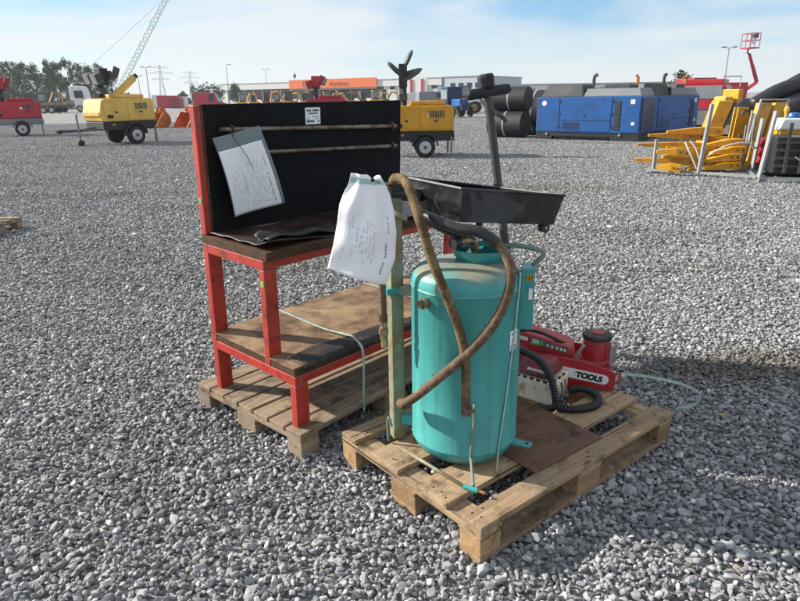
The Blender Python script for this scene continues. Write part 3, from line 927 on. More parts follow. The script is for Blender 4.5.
# side plate (control box) at the right, with its stickers
a = RAD(-12)
sp = MB().box(0.196, 0.245, -0.045, 0.045, 0.515, 0.742, Rz(a)).build('side_box', M['teal'], drain, bevel=0.004)
MB().box(0.212, 0.238, -0.0465, -0.0455, 0.70, 0.722, Rz(a)).build('warning_sticker', M['yellow_ink'], sp)
for k in range(3):
    MB().box(0.2135 + k * 0.009, 0.218 + k * 0.009, -0.0475, -0.0468, 0.701, 0.721, Rz(a)).build('warning_stripe', M['ink'], sp)
MB().box(0.226, 0.239, -0.0465, -0.0455, 0.63, 0.672, Rz(a)).build('round_sticker', M['white_plate'], sp)
# white sticker on the tank
a0 = RAD(-43); 
st = MB()
def cyl(ang, z, off): return (math.cos(ang) * (TR + off), math.sin(ang) * (TR + off), z)
def cylgrid(a0, a1, z0, z1, off, n=6): return grid(MB(), n, 2, lambda u, v: cyl(a0 + (a1 - a0) * u, z0 + (z1 - z0) * v, off))
sk = solid(cylgrid(RAD(-46), RAD(-32), 0.455, 0.53, 0.0012).build('paper_sticker', M['paper'], drain, smooth=True), 0.0005)
pr = MB()
for z, h in ((0.512, 0.01), (0.497, 0.004), (0.488, 0.004), (0.462, 0.012)):
    g_ = cylgrid(RAD(-44), RAD(-35), z, z + h, 0.0024)
    pr.add(g_.v, g_.f)
pr.build('print', M['print'], sk)['kind'] = 'stuff'

# hoses
def ribbed(pts, r0, pitch=0.007, amp=0.0006, n=12):
    c = bez(pts, 10)
    d = [0]
    for i in range(1, len(c)):
        d.append(d[-1] + (c[i] - c[i - 1]).length)
    step = pitch / 4; q = []; s = 0; i = 0
    while s < d[-1]:
        while d[i + 1] < s:
            i += 1
        f = (s - d[i]) / max(1e-6, d[i + 1] - d[i])
        q.append(c[i].lerp(c[i + 1], f)); s += step
    rs = [r0 + amp * math.sin(2 * math.pi * k / 4 + 0.4) for k in range(len(q))]
    return MB().tube(q, rs, n)
h1 = [(-0.018, 2.2, 1.18), (-0.007, 2.17, 1.194), (0.023, 2.1, 1.192), (0.045, 2.03, 1.149), (0.071, 1.97, 1.071), (0.109, 1.95, 0.95), (0.152, 1.945, 0.838), (0.192, 1.94, 0.73), (0.218, 1.94, 0.618), (0.224, 1.945, 0.468), (0.226, 1.948, 0.412)]
o = ribbed(h1, 0.0160).build('suction_hose', M['hose_tan'], drain, world=True, smooth=True)
MB().tube([(0.226, 1.947, 0.427), (0.226, 1.949, 0.396)], 0.0185, 14).build('hose_ferrule', M['dull_steel'], o, world=True)
MB().tube([(0.238, 1.944, 0.412), (0.254, 1.938, 0.412)], 0.006, 8).build('ferrule_bolt', M['dull_steel'], o, world=True)
h2 = [(0.068, 2.06, 1.091), (0.134, 1.99, 1.073), (0.195, 1.95, 1.057), (0.256, 1.93, 1.05), (0.309, 1.915, 1.017), (0.343, 1.9, 0.969), (0.352, 1.885, 0.914), (0.339, 1.885, 0.837), (0.297, 1.9, 0.737), (0.22, 1.93, 0.629), (0.134, 1.955, 0.537), (0.048, 2.0, 0.439), (0.005, 2.06, 0.381)]
o = ribbed(h2[3:], 0.0165).build('drain_hose', M['hose_brown'], drain, world=True, smooth=True)
MB().tube(bez(h2[:5], 8), 0.0185, 14).build('hose_sleeve', M['hose_black'], o, world=True, smooth=True)
MB().tube([(0.013, 2.050, 0.383), (-0.005, 2.075, 0.378)], 0.019, 12).build('hose_ferrule', M['hose_brown'], o, world=True)
h3 = [(-0.03, 2.17, 1.16), (-0.05, 2.15, 1.10), (-0.062, 2.14, 0.98), (-0.063, 2.14, 0.82), (-0.062, 2.14, 0.69)]
o = MB().tube(bez(h3, 8), 0.013, 12).build('outlet_hose', M['hose_brown'], drain, world=True, smooth=True)
for z0, z1, rr, mm in ((0.705, 0.675, 0.016, 'dull_steel'), (0.674, 0.655, 0.011, 'brass'), (0.654, 0.628, 0.0175, 'brass'), (0.627, 0.607, 0.0135, 'brass'), (0.606, 0.578, 0.0105, 'brass')):
    MB().tube([(-0.062, 2.14, z0), (-0.062, 2.14, z1)], rr, 8 if rr > 0.015 else 14).build('coupling', M[mm], o, world=True)
# pivot assembly on the post top
MB().tube([(-0.04, 2.225, 1.135), (0.075, 2.26, 1.12)], 0.024, 16).build('pan_pivot', M['hose_black'], drain, world=True, smooth=False)
MB().tube(bez([(-0.03, 2.18, 1.16), (-0.035, 2.16, 1.11), (-0.005, 2.13, 1.075), (0.03, 2.12, 1.06)], 6), 0.012, 10).build('pivot_pipe', M['dull_steel'], drain, world=True, smooth=True)

# black drain pan
m, nt, bs = newmat('oily_black_pan')
vec, oi = obj_coords(nt)
k = ramp(nt, noise(nt, vec, 4.2, 3, 0.4, 0.8), [(0.49, (0.010, 0.011, 0.013)), (0.515, (0.040, 0.043, 0.050))])
k = mix(nt, ramp(nt, noise(nt, vec, 22, 6), [(0.45, (0, 0, 0)), (0.8, (0.4, 0.4, 0.4))]), k, (0.10, 0.10, 0.10))
nt.links.new(k, bs.inputs['Base Color'])
rr_ = ramp(nt, noise(nt, vec, 4.2, 3, 0.4, 0.8), [(0.49, (0.3, 0.3, 0.3)), (0.515, (0.5, 0.5, 0.5))])
bs.inputs['Specular IOR Level'].default_value = 0.35
nt.links.new(rr_, bs.inputs['Roughness']); M['pan'] = m
A = Vector((0.020, 2.350, 1.176)); B = Vector((0.211, 2.050, 1.170)); C = Vector((0.615, 2.300, 1.104)); D = A + C - B - Vector((0, 0, 0.017))
nrm = (C - B).cross(A - B).normalized()
if nrm.z < 0: nrm = -nrm
ctr = (A + C) / 2
def down(p, dep, k): return ctr + (p - ctr) * k - nrm * dep
DEP = 0.112
outer = [A, B, C, D]
low = [down(p, DEP, 0.93) for p in outer]
pan = MB()
inner = [ctr + (p - ctr) * 0.985 for p in outer]; ilow = [down(p, DEP - 0.004, 0.91) for p in outer]
vs = outer + low + inner + ilow
fs = []
for i in range(4):
    j = (i + 1) % 4
    fs += [(i, j, 4 + j, 4 + i)]
fs += [(7, 6, 5, 4)]
pan.add(vs[:8], fs)
pn = pan.build('drain_pan', M['pan'], drain, world=True)
M['pan_floor'] = paint('oily_pan_floor', (0.006, 0.006, 0.007), 0.8, spec=0.05, bstr=0.2)
lin = MB()
lin.add(inner + ilow, [(i, 4 + i, 4 + (i + 1) % 4, (i + 1) % 4) for i in range(4)] + [(4, 5, 6, 7)])
solid(lin.build('pan_liner', M['pan_floor'], pn, world=True), 0.002)
rim = MB()
for i in range(4):
    p, q = outer[i], outer[(i + 1) % 4]
    t = (q - p).normalized(); ou = ((p + q) / 2 - ctr).normalized() * 0.006
    rim.tube([p + ou * 0.3, q + ou * 0.3], 0.0055, 6)
rim.build('pan_rim', M['pan'], pn, world=True)
# splash lid inside the pan
lid = [ctr + (p - ctr) * 0.965 - nrm * 0.018 for p in outer]
MB().hexa([p - nrm * 0.004 for p in lid], lid).build('pan_grid', M['pan_floor'], pn, world=True)
# roller under the right end
cr = C + (B - C).normalized() * 0.045 - nrm * (DEP + 0.013); dv = (A - B).normalized()
rl = MB().tube([cr + dv * 0.02, cr + dv * 0.045], 0.019, 18).build('pan_roller', M['hose_black'], pn, world=True)
MB().tube([cr + dv * 0.018, cr + dv * 0.047], 0.006, 8).build('roller_axle', M['galv'], rl, world=True)
# pan outlet
co = ctr - nrm * (DEP + 0.0); 
MB().tube([co, co - Vector((0, 0, 0.045)), co - Vector((0.10, 0.03, 0.06)), Vector((0.075, 2.09, 1.075))], 0.017, 12).build('pan_outlet', M['hose_black'], pn, world=True, smooth=True)

# paper tag in white sleeve hanging from the post top
docR = thing('document_sleeve', 'wrinkled white plastic document sleeve hanging from the tank post', 'document', (-0.04, 2.13, 1.17))
E0 = [(-0.138, 2.12, 1.215), (-0.030, 2.11, 1.192)]
def doc2(u, v):
    prof = [(0.0, -0.134, -0.038), (0.08, -0.142, -0.020), (0.16, -0.157, -0.006), (0.30, -0.176, 0.006), (0.5, -0.186, 0.014), (0.75, -0.203, 0.008), (1.0, -0.226, -0.028)]
    for i in range(len(prof) - 1):
        if v <= prof[i + 1][0] + 1e-9:
            f = (v - prof[i][0]) / (prof[i + 1][0] - prof[i][0]); break
    l = prof[i][1] * (1 - f) + prof[i + 1][1] * f; rgt = prof[i][2] * (1 - f) + prof[i + 1][2] * f
    x = l + (rgt - l) * u
    zt = 1.193 - 0.004 * u; zb = 0.880 - 0.062 * u
    z = zt + (zb - zt) * v
    if v < 0.10:
        z += 0.012 * (abs(u - 0.72) ** 1.0) * (1 - v / 0.1) - 0.012 * math.exp(-((u - 0.72) / 0.1) ** 2) * (1 - v / .1)
    pin = math.exp(-((u - 0.72) / 0.16) ** 2) * max(0, 1 - v / 0.35)
    y = 2.085 - 0.022 * math.sin(math.pi * u) * min(1, v * 3) + 0.03 * pin + 0.007 * math.sin(u * 15 + v * 4) * max(0.15, 1 - v) + 0.004 * math.sin(v * 14 + u * 5) - 0.02 * v
    return (x - 0.022, y, z + 0.022)
dp = grid(MB(), 36, 44, doc2).build('plastic_sleeve', M['sleeve_white'], docR, world=True, smooth=True)
solid(dp, 0.0010)
ge_ = grid(MB(), 30, 2, lambda a, b: tuple(Vector(doc2(0.02 + a * 0.96, 0.035 + 0.045 * b)) + Vector((0, -0.0016, 0)))).build('green_seal', M['green_edge'], dp, world=True, smooth=True)
pr = MB(); r = random.Random(21)
def words2(u, v0, v1, w, ll, dens):
    v = v0
    while v < v1:
        l = r.uniform(*ll)
        if r.random() < dens:
            pr.add([Vector(doc2(a, b)) + Vector((0, -0.0022, 0)) for a, b in ((u - w / 2, v), (u + w / 2, v), (u + w / 2, v + l), (u - w / 2, v + l))], [(0, 1, 2, 3)])
        v += l + 0.008
words2(0.87, 0.36, 0.52, 0.014, (0.008, 0.02), 0.7)
words2(0.84, 0.62, 0.9, 0.026, (0.010, 0.02), 0.75)
for u in (0.42, 0.46, 0.36):
    words2(u, 0.5, 0.76, 0.012, (0.006, 0.018), 0.7)
words2(0.22, 0.42, 0.62, 0.008, (0.006, 0.015), 0.6)
words2(0.30, 0.70, 0.90, 0.008, (0.006, 0.015), 0.6)
for u_ in (0.16, 0.27, 0.52, 0.58, 0.64):
    words2(u_, 0.40, 0.86, 0.007, (0.008, 0.03), 0.55)
pr.build('print', M['print'], dp, world=True)['kind'] = 'stuff'
MB().tube(bez([(-0.135, 2.06, 1.245), (-0.105, 2.065, 1.225), (-0.082, 2.078, 1.203), (-0.035, 2.12, 1.165), (-0.02, 2.18, 1.16)], 6), 0.0012, 6).build('cable_tie', M['black_tie'], docR, world=True)
MB().box(-0.090, -0.078, 2.068, 2.076, 1.194, 1.206).build('tie_head', M['black_tie'], docR, world=True)

# strap down the front of the tank
tk = [cyl(RAD(-30), 0.735, 0.0), cyl(RAD(-32), 0.70, 0.004), cyl(RAD(-40), 0.50, 0.003), cyl(RAD(-50), 0.25, 0.003), cyl(RAD(-57), 0.09, 0.004), cyl(RAD(-60), 0.03, 0.012), cyl(RAD(-62), -0.004, 0.022)]
tk = [(p[0] + TX, p[1] + TY, p[2] + TZ) for p in tk]
strapthing('packing_strap', 'pale green packing strap running down the front of the teal tank', tk, 0.011, [Vector((0.62, 0.78, 0))] * 200)
strapthing('packing_strap', 'loose pale strap loop lying on gravel behind the pallet corner', [(1.08, 2.76, 0.16), (1.22, 2.86, 0.10), (1.33, 2.93, 0.05), (1.45, 2.90, 0.03), (1.50, 2.80, 0.02), (1.42, 2.70, 0.012), (1.33, 2.68, 0.01)], 0.014, Vector((0.3, 0.3, 1)))
# ------------------------------------------------------------------ things on the right half of the front pallet
PM = chain(pal1)
def pw(u, v, z): return PM @ Vector((u, v, z))
PT = 0.022 + 0.078 + 0.022 + 0.022 + 0.001
ply = MB().box(0, 0.40, 0, 0.46, 0, 0.007).build('plywood_sheet', M['plywood'], bevel=0.0015)
ply.matrix_basis = T(*pw(0.372, 0.085, PT + 0.0015)) @ Rz(TH1 + RAD(-2))
tag(ply, 'dark oily brown plywood sheet lying on the pallet beside the tank', 'plywood')
GZ = pw(0, 0, PT).z + 0.001

def text_mesh(body, size, depth, mat, name, parent, Mx, align='LEFT', bold=0.0):
    cu = bpy.data.curves.new('text', 'FONT'); cu.body = body; cu.size = size; cu.extrude = depth; cu.align_x = align; cu.offset = bold
    to = bpy.data.objects.new('text', cu); COL.objects.link(to)
    dg = bpy.context.evaluated_depsgraph_get(); dg.update()
    me = bpy.data.meshes.new_from_object(to.evaluated_get(dg))
    bpy.data.objects.remove(to, do_unlink=True); bpy.data.curves.remove(cu)
    me.name = name
    me.materials.clear(); me.materials.append(mat)
    o = bpy.data.objects.new(name, me); COL.objects.link(o); o.parent = parent; o.matrix_basis = Mx
    o['kind'] = 'stuff'
    return o

# red trolley jack --------------------------------------------------
JR = RAD(-14)
jack = thing('trolley_jack', 'red air hydraulic trolley jack with tall black T handle on the pallet', 'jack', (0.503, 2.728, GZ), JR)
jr = M['jack_red']
# near and far side plates, tapering to the lifting end
plate = [(0.06, 0.012), (0.50, 0.004), (0.505, 0.095), (0.46, 0.112), (0.37, 0.140), (0.20, 0.165), (0.06, 0.15)]
MB().prism(plate, 0.0, 0.008).build('side_plate', jr, jack, bevel=0.002)
MB().prism(plate, 0.222, 0.23).build('side_plate', jr, jack, bevel=0.002)
MB().box(0.07, 0.495, 0.0085, 0.2215, 0.012, 0.03).build('base_plate', jr, jack, bevel=0.002)
MB().box(0.30, 0.49, 0.0085, 0.2215, 0.0305, 0.108).build('cylinder_block', jr, jack, bevel=0.006)
cyl_ = MB().lathe([(0.070, 0.109), (0.070, 0.118), (0.062, 0.124), (0.062, 0.215), (0.058, 0.222)], 36, T(0.415, 0.105, 0)).build('lift_cylinder', jr, jack, smooth=True)
edge_split(cyl_, 35)
cp = MB().lathe([(0.050, 0.2225), (0.066, 0.226), (0.070, 0.234), (0.068, 0.246), (0.052, 0.252), (0.030, 0.252)], 36, T(0.415, 0.105, 0)).build('saddle_pad', M['rubber'], cyl_, smooth=True)
edge_split(cp, 50)
MB().lathe([(0.030, 0.2525), (0.030, 0.258), (0.012, 0.260)], 24, T(0.415, 0.105, 0)).build('saddle_button', jr, cyl_)
for dx, dy in ((0.066, -0.050), (0.083, 0.0)):
    MB().box(0.415 + dx - 0.010, 0.415 + dx + 0.008, 0.105 + dy - 0.014, 0.105 + dy + 0.004, 0.109, 0.218).build('guide_bar', M['chrome'], cyl_, bevel=0.002)
MB().hexa([(0.300, 0.02, 0.135), (0.316, 0.02, 0.135), (0.316, 0.032, 0.135), (0.300, 0.032, 0.135)], [(0.345, 0.02, 0.215), (0.361, 0.02, 0.215), (0.361, 0.032, 0.215), (0.345, 0.032, 0.215)]).build('release_lever', M['chrome'], jack, bevel=0.002)
# inclined motor housing with its labels
hs = MB()
h_poly = [(-0.02, 0.150), (0.300, 0.118), (0.320, 0.150), (0.300, 0.190), (0.10, 0.245), (0.0, 0.268), (-0.03, 0.255)]
ho = MB().prism(h_poly, 0.035, 0.195).build('motor_housing', jr, jack, bevel=0.012, seg=3)
# label plates lie on the near face of the housing
def on_face(x, z, yy=0.0335): return Vector((x, yy, z))
def face_quad(name, x0, x1, z00, z01, h, mat, parent, y=0.0325, th=0.0015):
    # strip following the slope of the housing top
    return MB().hexa([(x0, y, z00), (x1, y, z01), (x1, y + th, z01), (x0, y + th, z00)], [(x0, y, z00 + h), (x1, y, z01 + h), (x1, y + th, z01 + h), (x0, y + th, z00 + h)]).build(name, mat, parent)
face_quad('maker_plate', 0.045, 0.095, 0.222, 0.212, 0.018, M['white_plate'], ho)
M['grey_label'] = paint('grey_label', (0.10, 0.11, 0.11), 0.45, bstr=0)
lbl = face_quad('spec_label', 0.105, 0.285, 0.203, 0.160, 0.032, M['grey_label'], ho)
text_mesh('20t', 0.028, 0.0004, M['white_plate'], 'lettering', lbl, T(0.112, 0.0318, 0.208) @ Ry(RAD(13.5)) @ Rx(RAD(90)), bold=0.0006)
face_quad('green_mark', 0.112, 0.145, 0.200, 0.192, 0.006, M['green_ink'], lbl, y=0.031, th=0.001)
face_quad('green_mark', 0.152, 0.166, 0.196, 0.193, 0.024, M['green_ink'], lbl, y=0.031, th=0.001)
for k, (x, w) in enumerate(((0.185, 0.007), (0.205, 0.010), (0.228, 0.008), (0.245, 0.012), (0.264, 0.009))):
    face_quad('label_mark', x, x + w, 0.203 - (x - 0.105) * 0.239 + 0.008, 0.203 - (x + w - 0.105) * 0.239 + 0.008, 0.012, M['white_plate'], lbl, y=0.031, th=0.001)
# white plate with the word TOOLS
a = RAD(-9.5)
tp = MB()
pts = []
for k in range(9):
    an = -math.pi / 2 + math.pi * k / 8
    pts.append((0.085 + 0.024 * math.cos(an), 0.024 * math.sin(an)))
pts += [(-0.115, 0.024), (-0.095, -0.024)]
TPM = T(0.365, 0, 0.072) @ Ry(RAD(8.5))
plt_ = MB().prism(pts, -0.0025, -0.0005, TPM).build('name_plate', M['white_plate'], jack)
text_mesh('TOOLS', 0.037, 0.0004, M['ink'], 'lettering', plt_, TPM @ T(-0.038, -0.0030, -0.0125) @ Rx(RAD(90)), bold=0.0024)
MB().tube([(0.445, -0.001, 0.035), (0.445, -0.005, 0.035)], 0.006, 10).build('bolt', M['chrome'], jack)
MB().tube(bez([(0.505, 0.05, 0.07), (0.525, 0.05, 0.075), (0.53, 0.05, 0.05), (0.52, 0.05, 0.03), (0.505, 0.05, 0.03)], 5), 0.005, 8).build('pull_ring', jr, jack, smooth=True)
for y in (-0.018, 0.232):
    w = MB().tube([(0.10, y, 0.045), (0.10, y + 0.017, 0.045)], 0.045, 24).build('wheel', M['rubber'], jack, bevel=0.004)
    MB().tube([(0.10, y - 0.001, 0.045), (0.10, y + 0.018, 0.045)], 0.012, 10).build('hub', M['chrome'], w)
# tall handle with padded T grip
hb = Vector((0.565, 2.80, 0.33)); ht = Vector((0.388, 2.80, 1.475))
hd = MB().tube([hb, ht], 0.0185, 14).build('handle_tube', M['handle'], jack, world=True, smooth=True)
edge_split(hd)
gl = Vector((0.298, 2.74, 1.462)); gr = Vector((0.488, 2.86, 1.488))
MB().tube([gl, gl.lerp(gr, 0.05), gl.lerp(gr, 0.5), gl.lerp(gr, 0.95), gr], [0.019, 0.0225, 0.0225, 0.0225, 0.019], 16).build('handle_grip', M['foam'], hd, world=True, smooth=True)
ax = (ht - hb).normalized()
MB().lathe([(0.030, -0.002), (0.036, 0.006), (0.037, 0.045), (0.033, 0.056), (0.02, 0.058)], 8, T(*(ht + ax * 0.016)) @ Ry(RAD(-9))).build('handle_knob', M['foam'], hd, world=True, bevel=0.004)
MB().tube(bez([ht - ax * 0.07, ht - ax * 0.078 + Vector((0.028, -0.02, -0.01)), ht - ax * 0.11 + Vector((0.052, -0.03, 0)), ht - ax * 0.125 + Vector((0.060, -0.03, 0))], 6), 0.010, 10).build('trigger_lever', M['handle'], hd, world=True, smooth=True)
c1 = ht - ax * 0.42
MB().box(-0.026, -0.012, -0.026, -0.010, -0.03, 0.03, T(*c1) @ Ry(RAD(-9))).build('handle_clip', M['handle'], hd, world=True)
MB().tube([hb - ax * 0.08, hb + ax * 0.06], 0.028, 14).build('handle_socket', jr, hd, world=True)
# air hose of the jack
MB().tube(bez([(0.53, 2.74, 0.36), (0.575, 2.735, 0.405), (0.66, 2.73, 0.395), (0.76, 2.735, 0.345), (0.82, 2.77, 0.30)], 8), 0.0085, 10).build('air_hose', M['hose_black'], jack, world=True, smooth=True)

# cream box with red lid ------------------------------------------------
chg = thing('battery_charger', 'old cream box with dark red lid, standing against the red jack', 'charger', (0.661, 2.478, GZ), RAD(51))
# local x towards the back right, local y towards the back left
MB().box(0.0, 0.185, 0.0, 0.20, 0.0, 0.105).build('case', M['cream'], chg, bevel=0.006)
for k in range(5):
    MB().box(-0.002, 0.004, 0.022 + k * 0.033, 0.040 + k * 0.033, 0.1055, 0.114).build('terminal', M['rubber'], chg)
for k in range(3):
    MB().box(0.03 + k * 0.045, 0.05 + k * 0.045, -0.002, 0.004, 0.1055, 0.114).build('terminal', M['rubber'], chg)
ld = MB().hexa([(0.016, 0.018, 0.1145), (0.178, 0.018, 0.1145), (0.178, 0.196, 0.1145), (0.016, 0.196, 0.1145)], [(0.05, 0.04, 0.176), (0.158, 0.04, 0.176), (0.158, 0.185, 0.176), (0.05, 0.185, 0.176)]).build('lid', M['dark_red'], chg, bevel=0.014, seg=3)
pr = MB()
for k in range(7):
    y = 0.125 - k * 0.0125
    pr.hexa([(0.0265, y, 0.136), (0.0265, y + 0.008, 0.136), (0.0290, y + 0.008, 0.136), (0.0290, y, 0.136)], [(0.0320, y, 0.146), (0.0320, y + 0.008, 0.146), (0.0345, y + 0.008, 0.146), (0.0345, y, 0.146)])
po_ = pr.build('lid_print', M['white_plate'], ld); po_['kind'] = 'stuff'
MB().tube(bez([(0.10, -0.004, 0.08), (0.10, -0.010, 0.05), (0.085, -0.012, 0.02), (0.06, -0.015, 0.006), (0.02, -0.03, 0.006)], 5), 0.004, 8).build('power_lead', M['hose_black'], chg, smooth=True)
MB().tube(bez([(0.135, -0.003, 0.083), (0.145, -0.008, 0.05), (0.14, -0.008, 0.01)], 5), 0.003, 8).build('red_lead', M['jack_red'], chg, smooth=True)

# black ribbed hose over the box, coiled on the boards
cz = GZ + 0.016
coil = [(0.50, 2.56, 0.395), (0.56, 2.53, 0.375), (0.615, 2.50, 0.345), (0.655, 2.46, 0.275), (0.672, 2.44, 0.21), (0.676, 2.445, 0.185)]
ch = ribbed(coil, 0.0165, 0.0135, 0.0036).build('ribbed_hose', M['hose_black'], world=False, smooth=True)
tag(ch, 'black ribbed hose drooping over the cream box by the tank', 'hose', 'black ribbed hoses')
coil2 = [(0.665, 2.455, cz), (0.72, 2.425, cz), (0.79, 2.425, cz), (0.855, 2.455, cz), (0.885, 2.51, cz + 0.004), (0.87, 2.56, cz + 0.012), (0.82, 2.585, cz + 0.016), (0.77, 2.58, cz + 0.012)]
ch2 = ribbed(coil2, 0.0165, 0.0135, 0.0036).build('ribbed_hose', M['hose_black'], world=False, smooth=True)
tag(ch2, 'black ribbed hose coiled flat on the pallet boards before the jack', 'hose', 'black ribbed hoses')
# ------------------------------------------------------------------ background materials
def flat(name, col, rough=0.5, metal=0, var=0.12, **k): return paint(name, col, rough, metal, var, scale=1.2, bstr=0, **k)
M['y_paint'] = flat('machine_yellow', (0.62, 0.36, 0.045), 0.45, stain=(0.40, 0.25, 0.06), amt=0.36, sscale=2.5)
M['y_pale'] = flat('faded_yellow', (0.72, 0.46, 0.09), 0.5, stain=(0.55, 0.36, 0.09), amt=0.4, sscale=2.5)
M['y_deep'] = flat('deep_yellow', (0.62, 0.30, 0.008), 0.45, stain=(0.4, 0.19, 0.02), amt=0.37, sscale=4)
M['b_black'] = flat('dull_black', (0.014, 0.015, 0.017), 0.6)
M['b_dark'] = flat('dark_grey', (0.045, 0.05, 0.055), 0.6, stain=(0.09, 0.085, 0.08), amt=0.4, sscale=3)
M['b_grey'] = flat('mid_grey', (0.19, 0.20, 0.21), 0.55)
M['b_lgrey'] = flat('light_grey', (0.30, 0.31, 0.32), 0.5)
M['b_white'] = flat('dirty_white', (0.68, 0.68, 0.66), 0.5)
M['b_red'] = flat('machine_red', (0.42, 0.022, 0.035), 0.4)
M['b_dred'] = flat('maroon', (0.25, 0.02, 0.03), 0.5)
M['b_blue'] = flat('genset_blue', (0.013, 0.092, 0.30), 0.42, stain=(0.02, 0.07, 0.19), amt=0.36, sscale=2)
M['b_navy'] = flat('navy', (0.012, 0.03, 0.08), 0.45)
M['orange'] = flat('bucket_orange', (0.62, 0.12, 0.02), 0.55, stain=(0.25, 0.09, 0.03), amt=0.42, sscale=2.5)
M['rust'] = flat('rusty_orange', (0.50, 0.15, 0.03), 0.7, stain=(0.24, 0.08, 0.025), amt=0.44, sscale=3)
M['sign_orange'] = flat('sign_orange', (0.72, 0.16, 0.03), 0.5, var=0.03)
M['sign_text'] = flat('sign_text', (0.36, 0.05, 0.02), 0.5, var=0.03)
M['wall_white'] = flat('cladding_white', (0.62, 0.62, 0.60), 0.6, var=0.05)
M['wall_blue'] = flat('cladding_grey_blue', (0.42, 0.46, 0.52), 0.6, var=0.05)
M['roof_grey'] = flat('roof_grey', (0.3, 0.3, 0.3), 0.6)
M['tyre'] = flat('tyre_rubber', (0.016, 0.016, 0.017), 0.8)
M['rim'] = flat('wheel_rim', (0.45, 0.45, 0.45), 0.45, 0.4)
M['glass'] = flat('dark_glazing', (0.015, 0.02, 0.028), 0.1, var=0.3)
M['crane_teal'] = flat('crane_teal', (0.16, 0.33, 0.32), 0.5)
M['pylon'] = flat('pylon_steel', (0.24, 0.26, 0.27), 0.6)
M['b_orange_machine'] = flat('machine_orange', (0.55, 0.2, 0.03), 0.5)
M['brown_machine'] = flat('machine_brown', (0.26, 0.16, 0.07), 0.6)
M['lamp_glass'] = flat('lamp_glass', (0.3, 0.3, 0.3), 0.25)
M['tarp'] = flat('black_tarp', (0.018, 0.019, 0.021), 0.45)
M['windshield'] = flat('windshield', (0.22, 0.25, 0.27), 0.15)

def P_(parent, name, mat, x0, x1, y0, y1, z0, z1, bevel=0, Mx=None):
    return MB().box(x0, x1, y0, y1, z0, z1, Mx).build(name, M[mat] if isinstance(mat, str) else mat, parent, bevel=bevel)

def wheel(parent, x, y0, y1, z, rad, rimmat='rim'):
    n = 24
    w = MB().tube([(x, y0, z), (x, y0 + (y1 - y0) * 0.08, z), (x, y1 - (y1 - y0) * 0.08, z), (x, y1, z)], [rad * 0.9, rad, rad, rad * 0.9], n).build('wheel', M['tyre'], parent)
    yo = y1 if abs(y1) > abs(y0) else y0
    s = 1 if yo > (y0 + y1) / 2 else -1
    rm = MB().tube([(x, yo - s * 0.03, z), (x, yo + s * 0.006, z), (x, yo + s * 0.012, z)], [rad * 0.60, rad * 0.60, rad * 0.5], n).build('rim', M[rimmat], w)
    MB().tube([(x, yo + s * 0.0125, z), (x, yo + s * 0.04, z)], rad * 0.16, 12).build('hub', M['b_dark'], w)
    return w

# ------------------------------------------------------------------ lighting tower trailers
def lamp_petal(parent, base, ang, tilt, L, mat='b_dark'):
    Mx = T(*base) @ Rz(tilt) @ Ry(ang)
    o = MB()
    ring = []
    prof = [(0.02, 0.0), (0.13, 0.06), (0.17, 0.30), (0.14, 0.52), (0.06, L)]
    n = 14
    vs = []; fs = []
    for r_, z in prof:
        for k in range(n):
            a = 2 * math.pi * k / n
            vs.append((r_ * 0.45 * math.cos(a), r_ * math.sin(a), z * L / 0.6))
    for i in range(len(prof) - 1):
        for k in range(n):
            fs.append((i * n + k, i * n + (k + 1) % n, (i + 1) * n + (k + 1) % n, (i + 1) * n + k))
    fs += [tuple(range(n - 1, -1, -1)), tuple(len(prof) * n - n + k for k in range(n))]
    o.add(vs, fs, Mx)
    return o.build('lamp_head', M[mat], parent, smooth=True)

